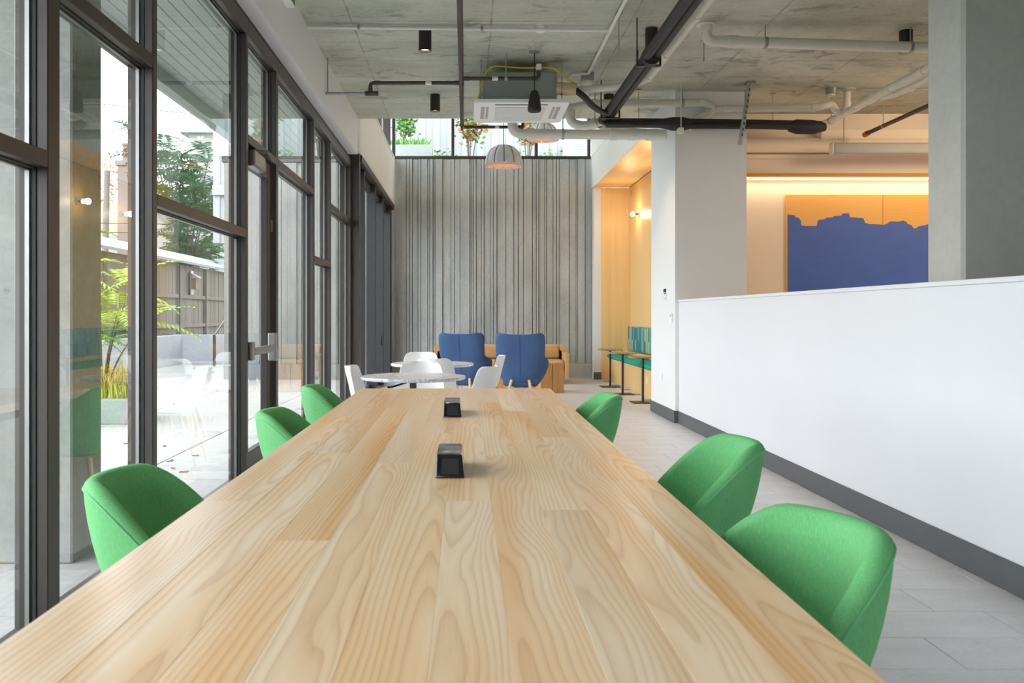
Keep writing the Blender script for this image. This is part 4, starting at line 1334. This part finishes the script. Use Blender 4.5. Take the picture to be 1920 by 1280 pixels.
# right room: duct, projector screen
t = thing('duct', 'fat white round duct along the cream wall', 'duct', (5.6, 11.28, 3.28))
obj('run', MB().tube([(3.225, 11.29, 3.375), (7.99, 11.29, 3.375)], .092, 28), 'warm_wall', t, smooth=50)
for x in (4.1, 5.7):
    obj('band', MB().tube([(x, 11.29, 3.375), (x + .03, 11.29, 3.375)], .094, 28), 'warm_wall', t, smooth=50)
t = thing('projector_screen', 'grey rolled projector screen case hanging in front of the duct', 'projector screen', (5.5, 10.9, 3.19))
obj('case', MB().box((4.46, 10.84, 3.19), (6.9, 10.95, 3.325), .02, 3), 'screen', t, smooth=40)
obj('end_cap', MB().box((4.44, 10.835, 3.185), (4.4595, 10.955, 3.33), .015, 2), 'pvc', t)
for x in (4.6, 6.7):
    obj('bracket', MB().tube([(x, 10.895, 3.326), (x, 10.895, ZS - .001)], .006, 8), 'galv', t)
S('trim_7', MB().box((4.45, 11.2, 3.44), (8.0, 11.399, 3.56), .004), 'warm_wall', 'cream boxed ledge high on the painting wall', 'trim')

# exit sign on the soffit
t = thing('exit_sign', 'white and green sign box on the soffit at the top edge', 'sign', (-1.33, 6.8, 3.62))
obj('housing', MB().box((-1.399, 6.66, 3.625), (-1.33, 6.98, 3.78), .006), 'panelwhite', t)
obj('face', MB().box((-1.3299, 6.67, 3.64), (-1.326, 6.97, 3.77)), 'signgreen', t)

# felt pendants
def pendant(x, y, zb, label):
    t = thing('pendant_lamp', label, 'lamp', (x, y, zb), 'felt dome pendants')
    R, H, n = .26, .30, 12
    def prof(s):     # s 0 top .. 1 rim
        a = s * PI / 2 * .98
        return (R * (.10 + .90 * math.sin(a) ** .92), H * math.cos(a) ** .9 * 1.0 + .0)
    for k in range(n):
        rows = []
        for i in range(11):
            s = i / 10
            r, z = prof(s)
            row = []
            g = .012 / max(.05, r)
            for j in range(5):
                a = 2 * PI * (k + g + (1 - 2 * g) * j / 4) / n if s > .05 else 2 * PI * (k + j / 4) / n
                row.append((r * math.cos(a), r * math.sin(a), z))
            rows.append(row)
        m = MB()
        m.grid(rows)
        o = obj('felt_panel', m, 'felt', t, local=True, smooth=True)
        sm = o.modifiers.new('thickness', 'SOLIDIFY')
        sm.thickness = .005
    inner = MB().lathe([(R * .93, .035), (R * .90, .09), (R * .78, .16), (R * .55, .235), (R * .2, .275)], 48)
    obj('liner', inner, 'copper', t, local=True, smooth=True)
    obj('rim', MB().tube([(R * .975 * math.cos(2 * PI * k / 48), R * .975 * math.sin(2 * PI * k / 48), .004) for k in range(49)], .005, 6), 'copper', t, local=True, smooth=True)
    obj('socket', MB().tube([(0, 0, .30), (0, 0, .18)], .022, 16), 'silver', t, local=True, smooth=40)
    b_ = MB()
    bmesh.ops.create_uvsphere(b_.bm, u_segments=20, v_segments=12, radius=.04)
    bmesh.ops.translate(b_.bm, verts=b_.bm.verts[:], vec=(0, 0, .14))
    obj('bulb', b_, 'bulb_soft', t, local=True, smooth=True)
    obj('cord', MB().tube([(0, 0, .29), (0, 0, 5.618 - zb)], .006, 8), 'silver', t, local=True)
    light('pendant_light', 'POINT', (x, y, zb + .07), .7, WARM, shadow_soft_size=.05)
pendant(.52, 12.3, 3.27, 'grey felt dome pendant lamp hanging nearer and lower')
pendant(1.29, 14.9, 4.14, 'grey felt dome pendant lamp hanging farther and higher, behind a pipe')
# ------------------------------------------------------------------ outdoors
GZ = -.02
S('ground', MB().box((-70, -30, -.30), (60, 90, -.14)), 'ground', 'dull ground stretching away outside', 'ground')
pa = S('patio', MB().box((-7.9, -4, -.14), (-1.64, 23.4, -.075)), 'gasket', 'pale concrete patio outside the tall windows', 'patio')
xs_ = [-7.85, -5.6, -4.1, -2.6, -1.642]
yy = -4.0
while yy < 23.2:
    for a, b in zip(xs_, xs_[1:]):
        obj('slab', MB().box((a + .005, yy + .005, -.08), (b - .005, min(23.38, yy + 1.55) - .005, GZ), .004), 'patio', pa)
    yy += 1.55
S('wall_pier_outside', MB().box((-2.62, 4.53, GZ), (-1.99, 4.90, 3.298), .01), 'ext_conc', 'pale concrete pier standing outside the glass', 'pier')
sof = S('ceiling_overhang', MB().box((-2.66, -4, 3.325), (-1.64, 11.95, 3.62)), 'siding', 'boarded white roof overhang outside the windows', 'overhang')
x = -1.66
for k in range(9):
    for y0, y1 in ((-4, 3.9), (3.905, 8.6), (8.605, 11.95)):
        obj('plank', MB().box((x - .098, y0, 3.305), (x - .003, y1, 3.3249), .003), 'siding', sof)
    x -= .0985
S('trim_8', MB().box((-2.67, -4, 3.19), (-2.55, 11.97, 3.66), .004), 'siding', 'grey edge beam of the roof overhang', 'trim')
# ribbed wall continues outside
wo = S('wall_back_outside', MB().box((-4.72, YBACK + .05, GZ), (-1.63, YBACK + .30, 4.22)), 'rib_out', 'ribbed concrete wall continuing outside past the glass', 'wall')
e2 = [-4.72]
rnd = random.Random(5)
while e2[-1] < -1.8:
    e2.append(e2[-1] + rnd.choice([.07, .1, .13, .18, .26, .3]))
e2[-1] = -1.64
ribs(0, 0, .28, 4.21, wo, edges=e2, seed=9, mat='rib_out')
obj('plinth', MB().box((-4.72, YBACK - .03, GZ), (-1.64, YBACK + .052, .275), .006), 'rib_out', wo)
obj('coping', MB().box((-4.76, YBACK - .02, 4.221), (-1.63, YBACK + .34, 4.345), .004), 'frame', wo)
# upper terrace behind the wall
S('terrace', MB().box((-4.7, YBACK + .36, GZ), (6.5, 24, 4.16)), 'ext_conc', 'raised terrace behind the ribbed concrete wall', 'terrace')
cw = MB()
pr = []
x = -6.2
ph = 0
while x < 6.3:
    pr += [(x, 22.0), (x + .16, 22.0), (x + .19, 22.045), (x + .33, 22.045)]
    x += .36
pr += [(x, 22.4), (-6.2, 22.4)]
cw.prism(pr, 'Z', 3.0, 8.4)
con = S('wall_container', cw, 'contain', 'white corrugated metal wall seen through the clerestory', 'wall')
obj('base_rail', MB().box((-6.2, 21.93, 4.17), (6.3, 21.995, 4.42), .01), 'contain', con)
lv = thing('vent_louvre', 'white louvred vent unit on the white corrugated wall', 'vent', (2.72, 21.8, 5.1))
obj('casing', MB().box((2.38, 21.82, 5.10), (3.08, 21.999, 5.42), .008), 'panelwhite', lv)
for k in range(4):
    obj('slat', MB().box((2.62, 21.795, 5.135 + k * .066), (3.04, 21.8195, 5.172 + k * .066), .004), 'galv', lv)
obj('fan_disc', MB().tube([(2.50, 21.819, 5.26), (2.50, 21.80, 5.26)], .06, 20), 'galv', lv)

def leafcloud(n, ellip, size, seed, tips=None, up=.3):
    rnd = random.Random(seed)
    m = MB()
    for i in range(n):
        if tips:
            c = Vector(rnd.choice(tips)) + Vector((rnd.gauss(0, .5), rnd.gauss(0, .5), rnd.gauss(0, .5))) * ellip
        else:
            while True:
                p = Vector((rnd.uniform(-1, 1), rnd.uniform(-1, 1), rnd.uniform(-1, 1)))
                if .15 < p.length < 1:
                    break
            c = Vector((ellip[0] + p.x * ellip[3], ellip[1] + p.y * ellip[4], ellip[2] + p.z * ellip[5]))
        d = Vector((rnd.gauss(0, 1), rnd.gauss(0, 1), rnd.gauss(0, 1) * up)).normalized()
        w = d.orthogonal().normalized()
        w.rotate(Matrix.Rotation(rnd.uniform(0, 6.28), 3, d))
        s = size * rnd.uniform(.6, 1.3)
        nrm = d.cross(w) * s * .12
        vs = [m.bm.verts.new(q) for q in (c, c + d * s * .5 + w * s * .3 + nrm, c + d * s, c + d * s * .5 - w * s * .3 + nrm)]
        m.bm.faces.new(vs)
    return m

def sapling(x, y, z0, h, spread, mats, label, seed, cat='tree', stems=4, n=750, size=.12):
    rnd = random.Random(seed)
    t = thing('young_tree', label, cat, (x, y, z0), None)
    tips = []
    for k in range(stems):
        a = rnd.uniform(0, 6.28)
        r = spread * rnd.uniform(.3, .8)
        p = [(x, y, z0), (x + r * .4 * math.cos(a), y + r * .4 * math.sin(a), z0 + h * .5), (x + r * math.cos(a), y + r * math.sin(a), z0 + h * .9)]
        obj('stem', MB().tube(fillet(p, .3), .012, 6), 'bark', t)
        tips += [tuple(Vector(p[1]).lerp(Vector(p[2]), f)) for f in (.1, .4, .7, 1)]
    for i, mt in enumerate(mats):
        f = obj('foliage', leafcloud(n // len(mats), spread * .42, size, seed * 7 + i, tips), mt, t, fix=False)
        f['kind'] = 'stuff'
    return t
sapling(.10, 20.0, 4.17, 2.1, .45, ['leafautumn', 'leafgreen', 'leaftan'], 'young reddish leaved tree behind the middle clerestory pane', 3)
sapling(1.42, 20.4, 4.17, 2.0, .4, ['leaftan', 'leafautumn', 'leafgreen'], 'young yellowing tree behind the right clerestory mullion', 5)
sapling(-1.45, 20.6, 4.5, 2.0, .4, ['leafgreen', 'leafgreen'], 'young green tree at the left end of the clerestory', 8)
pl = thing('planter_box', 'grey metal planter box of grass behind the clerestory', 'planter', (-1.3, 20.1, 4.17))
obj('box', MB().box((-2.2, 19.7, 4.17), (-.74, 20.5, 4.98), .01), 'steelbox', pl)
def blades(n, x0, x1, y0, y1, z, h, seed, w=.012, lean=.5):
    rnd = random.Random(seed)
    m = MB()
    for i in range(n):
        p = Vector((rnd.uniform(x0, x1), rnd.uniform(y0, y1), z))
        a = rnd.uniform(0, 6.28)
        d = Vector((math.cos(a), math.sin(a), 0))
        s = Vector((-d.y, d.x, 0)) * w
        hh = h * rnd.uniform(.55, 1.15)
        q = p + d * hh * lean * .25 + Vector((0, 0, hh * .6))
        e = p + d * hh * lean * rnd.uniform(.5, 1.2) + Vector((0, 0, hh * rnd.uniform(.75, 1)))
        vs = [m.bm.verts.new(v) for v in (p - s, p + s, q + s * .8, q - s * .8, e)]
        m.bm.faces.new(vs[:4])
        m.bm.faces.new((vs[3], vs[2], vs[4]))
    return m
tag(obj('grass', blades(500, -2.15, -.80, 19.75, 20.4, 4.98, .2, 4), 'grass2', None, fix=False), 'green grass growing in the grey metal planter box', 'grass', kind='stuff')
for (x, y, lb, sd_) in ((1.15, 20.9, 'low green shrub behind the clerestory left of the right mullion', 31), (2.0, 20.9, 'low green shrub behind the clerestory before the louvred vent', 32), (-.45, 20.9, 'low green shrub behind the clerestory beside the left mullion', 33)):
    t = thing('low_shrub', lb, 'shrub', (x, y, 4.17))
    obj('stem', MB().tube([(x, y, 4.17), (x, y, 4.7)], .02, 6), 'bark', t)
    f = obj('foliage', leafcloud(160, (x, y, 4.80, .36, .3, .32), .09, sd_), 'leafgreen', t, fix=False)
    f['kind'] = 'stuff'

# planter with golden grass and young sumac
pc = thing('concrete_planter', 'low concrete planter of golden grass on the patio', 'planter', (-4.6, 11.2, GZ))
obj('back_wall', MB().box((-6.0, 10.901, GZ), (-3.84, 11.05, .265), .008), 'planter', pc)
obj('front_wall', MB().box((-6.0, 10.30, GZ), (-3.84, 10.46, .265), .008), 'planter', pc)
obj('side_wall', MB().box((-3.96, 10.461, GZ), (-3.84, 10.90, .265), .008), 'planter', pc)
obj('soil', MB().box((-6.0, 10.461, GZ), (-3.961, 10.90, .20)), 'soil', pc)
tag(obj('golden_grass', blades(900, -5.6, -3.98, 10.48, 10.88, .20, .52, 12, w=.007, lean=.75), 'grass', None, fix=False), 'golden grass spilling over the low concrete planter', 'grass', kind='stuff')

def frond_mesh(L, pairs, leaf, mat, name, seed):
    rnd = random.Random(seed)
    m = MB()
    pts = [Vector((0, L * t, L * (.28 * t - .46 * t * t))) for t in [i / 8 for i in range(9)]]
    m.tube(pts, [.006 * L / .6 * (1 - .8 * i / 8) + .001 for i in range(9)], 4)
    for i in range(pairs):
        t = .16 + .84 * i / (pairs - 1)
        p = Vector((0, L * t, L * (.28 * t - .46 * t * t)))
        ll = leaf * (1 - .55 * abs(t - .45)) * rnd.uniform(.9, 1.1)
        for s in (-1, 1):
            d = Vector((s * .9, .42, -.22 + rnd.uniform(-.12, .1))).normalized()
            w = Vector((-.2 * s, .45, .05)) * ll * .42
            tip = p + d * ll
            mid = p + d * ll * .45
            up = Vector((0, 0, ll * .05))
            vs = [m.bm.verts.new(q) for q in (p, mid + w * .6 + up, tip, mid - w * .6 + up)]
            m.bm.faces.new((vs[0], vs[1], vs[2]))
            m.bm.faces.new((vs[0], vs[2], vs[3]))
    return m

def sumac(x, y, h, mat, label, L, leaf, nb, seed, name='sumac_tree', crown0=.45, spread=.5, trunk=.04, cat='tree', per=9, flare=1.0):
    rnd = random.Random(seed)
    t = thing(name, label, cat, (x, y, GZ))
    protos = None
    for b in range(nb):
        a = 2 * PI * b / nb + rnd.uniform(-.3, .3)
        r = spread * rnd.uniform(.35, 1)
        zt = h * rnd.uniform(crown0 + .1, .93)
        p = [(x, y, GZ), (x + r * .25 * math.cos(a), y + r * .25 * math.sin(a), zt * .55), (x + r * math.cos(a), y + r * math.sin(a), zt)]
        pp = fillet(p, .4)
        obj('branch', MB().tube(pp, [trunk * (1 - .7 * i / (len(pp) - 1)) for i in range(len(pp))], 7), 'bark', t)
        for k in range(per):
            f = 1 - .33 * (k / per) ** 1.3
            q = Vector(pp[0]).lerp(Vector(pp[-1]), 1) if f >= .999 else Vector(pp[-2]).lerp(Vector(pp[-1]), max(0, (f - .5) * 2))
            rz = rnd.uniform(0, 6.28)
            rx = rnd.uniform(-.35, .75) * flare
            if protos is None:
                protos = obj('frond', frond_mesh(L, 11, leaf, mat, 'frond', seed), mat, t, local=True, fix=False)
                o = protos
                o.location = q - t.location
                o.rotation_euler = (rx, 0, rz)
            else:
                o = share(protos, 'frond', t, q - t.location, (rx, rnd.uniform(-.25, .25), rz), (rnd.uniform(.75, 1.15),) * 3)
    return t
sumac(-4.35, 10.72, 2.35, 'leaflime', 'bright lime green young sumac rising from the low planter', .62, .15, 6, 21, 'sumac_shrub', .25, .55, .018, 'shrub', 9)
sumac(-8.95, 28.6, 7.6, 'leafdark', 'dark green sumac tree growing behind the cedar fence', 1.15, .34, 14, 22, 'sumac_tree', .30, 1.2, .06, 'tree', 20)
sumac(-11.2, 24.5, 4.3, 'leaflime', 'yellow green sumac leaning over the fence near the chimney house', .8, .22, 5, 23, 'sumac_tree', .5, .9, .04, 'tree', 9)

# cedar fence
FXX = -7.62
fe = thing('fence', 'weathered cedar board fence with a pale metal cap beyond the patio', 'fence', (FXX, 23, GZ))
pm = None
y = 14.0
k = 0
rnd = random.Random(2)
while y < 33:
    if pm is None:
        pm = obj('plank', MB().box((-.012, .003, 0), (.012, .137, 2.58), .003), 'fence', fe, local=True)
        o = pm
    else:
        o = share(pm, 'plank', fe, (0, 0, 0))
    if y < 22.6:
        if k == 0 or not o.data.name.startswith('newplank'):
            pass
    o.location = (rnd.uniform(-.008, .008), y - 23, .02)
    y += .14
    k += 1
for z in (.9, 1.68):
    obj('rail', MB().box((FXX + .022, 14, z), (FXX + .07, 33, z + .10), .004), 'fence', fe)
yp = 14.0
while yp < 33:
    obj('post', MB().box((FXX + .022, yp, GZ), (FXX + .11, yp + .09, 2.55), .004), 'fence', fe)
    yp += 2.4
obj('cap', MB().prism([(FXX + .22, 2.60), (FXX + .24, 2.66), (FXX - .35, 2.95), (FXX - .37, 2.89)], 'Y', 14, 33), 'contain', fe)
bh = thing('birdhouse', 'small pale birdhouse hung on the cedar fence', 'birdhouse', (FXX + .1, 24.7, 1.85))
obj('backboard', MB().box((FXX + .071, 24.58, 1.80), (FXX + .09, 24.82, 2.45)), 'contain', bh)
obj('box', MB().box((FXX + .0901, 24.6, 1.95), (FXX + .22, 24.8, 2.25), .004), 'fencenew', bh)
obj('roof', MB().prism([(FXX + .09, 2.38), (FXX + .30, 2.27), (FXX + .30, 2.25), (FXX + .09, 2.355)], 'Y', 24.54, 24.86), 'contain', bh)
obj('hole', MB().tube([(FXX + .2201, 24.7, 2.14), (FXX + .222, 24.7, 2.14)], .03, 12), 'dark', bh)

lw = S('wall_patio', MB().box((-7.45, 22.95, GZ), (-4.3, 23.2, .73), .006), 'lowwall', 'low concrete retaining wall at the end of the patio', 'wall')
obj('side_wall', MB().box((-7.45, 14, GZ), (-7.25, 22.949, .73), .006), 'lowwall', lw)
for xx in (-6.45, -5.4):
    obj('joint', MB().box((xx - .008, 22.945, 0), (xx + .008, 22.952, .72)), 'dark', lw)
hr = thing('handrail', 'grey steel handrail on a post by the low retaining wall', 'handrail', (-6.17, 22, GZ))
obj('post', MB().box((-6.20, 21.97, GZ), (-6.14, 22.03, .75), .004), 'bifold', hr)
obj('rail', MB().tube([(-6.17, 22, .74), (-5.93, 22.3, 1.2)], .022, 10), 'silver', hr)

# neighbouring houses
def gable(name, label, x0, x1, y0, y1, zw, zr, wall, roof, axis='Y', over=.25, extra=None):
    t = thing(name, label, 'house', ((x0 + x1) / 2, (y0 + y1) / 2, GZ))
    m = MB()
    if axis == 'Y':
        xm = (x0 + x1) / 2
        m.prism([(x0, GZ), (x1, GZ), (x1, zw), (xm, zr), (x0, zw)], 'Y', y0, y1)
        obj('wall', m, wall, t)
        for s, xe_ in ((-1, x0), (1, x1)):
            dx, dz = xe_ - xm, zw - zr
            k_ = 1 + over / abs(dx)
            obj('roof', MB().prism([(xm, zr + .01), (xm + dx * k_, zr + dz * k_ + .01), (xm + dx * k_, zr + dz * k_ + .16), (xm, zr + .16)], 'Y', y0 - over, y1 + over), roof, t)
    else:
        ym = (y0 + y1) / 2
        m.prism([(y0, GZ), (y1, GZ), (y1, zw), (ym, zr), (y0, zw)], 'X', x0, x1)
        obj('wall', m, wall, t)
        for s, ye in ((-1, y0), (1, y1)):
            dy, dz = ye - ym, zw - zr
            k_ = 1 + over / abs(dy)
            obj('roof', MB().prism([(ym, zr + .01), (ym + dy * k_, zr + dz * k_ + .01), (ym + dy * k_, zr + dz * k_ + .16), (ym, zr + .16)], 'X', x0 - over, x1 + over), roof, t)
    return t
g1 = gable('house', 'pale grey gabled house peeping over the cedar fence', -14.2, -11.2, 36, 44, 3.9, 5.7, 'sidinggrey', 'roofdark')
obj('window', MB().box((-13.6, 35.94, 3.1), (-12.9, 35.999, 3.8), .01), 'contain', g1)
obj('corner_board', MB().box((-11.32, 35.95, 0), (-11.18, 35.999, 3.9), .005), 'contain', g1)
g2 = gable('garage', 'low garage with a grey hipped roof behind the fence', -13.6, -11.3, 32.6, 35.2, 3.2, 4.1, 'fencenew', 'roofdark', 'X')
h3 = thing('house', 'white clapboard house upper storey above the sumac tree', 'house', (-7.4, 35, GZ))
obj('wall', MB().box((-10.6, 34.0, GZ), (-4.6, 40, 6.9)), 'leafdark', None) if False else obj('wall', MB().box((-10.5, 34.05, GZ), (-4.6, 40, 8.1)), 'siding', h3)
for k in range(12):
    obj('clapboard', MB().prism([(34.05, 6.55 + .13 * k), (34.02, 6.55 + .13 * k), (34.045, 6.68 + .13 * k), (34.05, 6.68 + .13 * k)], 'X', -10.5, -4.6), 'siding', h3)
obj('eave', MB().box((-10.8, 33.7, 8.1), (-4.3, 40, 8.3), .01), 'contain', h3)
obj('belt_board', MB().box((-10.55, 33.99, 6.32), (-4.55, 34.049, 6.54), .005), 'contain', h3)
g4_ = gable('house', 'tan roofed bungalow behind the chimney', -24, -14.8, 36.5, 45, 3.6, 6.2, 'sidinggrey', 'roof', 'X')
ch = thing('chimney', 'grey brick chimney with a clay pot left of the second mullion', 'chimney', (-12.0, 31, 3))
obj('stack', MB().box((-12.05, 31, GZ), (-11.55, 31.5, 6.4)), 'brick', ch)
obj('corbel', MB().box((-12.12, 30.93, 6.401), (-11.48, 31.57, 6.58), .01), 'brick', ch)
obj('pot', MB().lathe([(.17, 6.581), (.14, 7.1), (.17, 7.12), (.17, 7.2), (0, 7.2)], 16, c=(-11.8, 31.25, 0)), 'clay', ch, smooth=40)
po = thing('utility_pole', 'slanting grey utility pole left of the chimney', 'pole', (-11.2, 28, GZ))
obj('shaft', MB().tube([(-11.35, 28, GZ), (-11.2, 28, 5.75)], [.11, .09], 12), 'pole', po)
for i, (z, zz_) in enumerate(((7.4, 6.6), (3.85, 3.8), (3.6, 3.6))):
    tag(obj('overhead_wire', MB().tube([(-13, 24.8 + .3 * i, z), (-4.5, 25.6 + .3 * i, zz_)], .012, 6), 'gasket', None), ['upper overhead wire crossing the white sky', 'middle overhead wire before the grey gabled house', 'lower overhead wire before the grey gabled house'][i], 'wire')
def bigtree(x, y, z0, z1, r, mats, label, seed, n=2600, leaf=.26):
    rnd = random.Random(seed)
    t = thing('autumn_tree', label, 'tree', (x, y, GZ))
    obj('trunk', MB().tube([(x, y, GZ), (x + .1, y, z0 + .6)], [.22, .14], 10), 'bark', t)
    tips = []
    for k in range(16):
        a = rnd.uniform(0, 6.28)
        rr = r * rnd.uniform(.3, 1)
        e = (x + rr * math.cos(a), y + rr * math.sin(a), rnd.uniform(z0 + .8, z1))
        p = fillet([(x + .1, y, z0 + .2), (x + rr * .45 * math.cos(a), y + rr * .45 * math.sin(a), (z0 + e[2]) / 2 + .3), e], .8)
        obj('branch', MB().tube(p, [.07 * (1 - .85 * i / (len(p) - 1)) for i in range(len(p))], 6), 'bark', t)
        tips += [tuple(v) for v in p[2:]]
    for i, mt in enumerate(mats):
        f = obj('foliage', leafcloud(n // len(mats), r * .22, leaf, seed + i, tips), mt, t, fix=False)
        f['kind'] = 'stuff'
bigtree(-20.4, 52, 4, 10.4, 3.2, ['leaftan', 'leafautumn'], 'thinning tan autumn tree beyond the chimney', 41)
bigtree(-20.0, 61, 4, 12.0, 3.5, ['leaftan', 'leafautumn'], 'thinning autumn tree between the second mullion and the sumac', 42)
# fallen leaves on the patio
lf = None
for i, (px, py_) in enumerate(((309, 837), (366, 854.6), (319, 865), (324, 879), (345, 886), (327, 757), (238, 832))):
    Y = F * (EYE - GZ) / (py_ - CY)
    X = (px - CX) / F * Y
    if lf is None:
        m = MB()
        n = 5
        top = [m.bm.verts.new((.012 * math.sin(PI * k / n) ** .8 * .9, -.05 + .1 * k / n, .008 + .012 * math.sin(1.3 * k))) for k in range(n + 1)]
        mid = [m.bm.verts.new((0, -.05 + .1 * k / n, .003)) for k in range(n + 1)]
        bot = [m.bm.verts.new((-.024 * math.sin(PI * k / n) ** .8, -.05 + .1 * k / n, .012)) for k in range(n + 1)]
        for a, b in ((top, mid), (mid, bot)):
            for k in range(n):
                m.bm.faces.new((a[k], b[k], b[k + 1], a[k + 1]))
        lf = obj('fallen_leaf', m, 'dead', None, local=True, fix=False)
        o = lf
    else:
        o = lf.copy()
        C.objects.link(o)
    o.location = (X, Y, GZ + .001)
    o.rotation_euler = (0, 0, i * 1.3)
    o.scale = (.8, .8, .8)
    tag(o, 'dry brown leaf fallen on the pale concrete patio', 'leaf', 'fallen leaves on the patio')
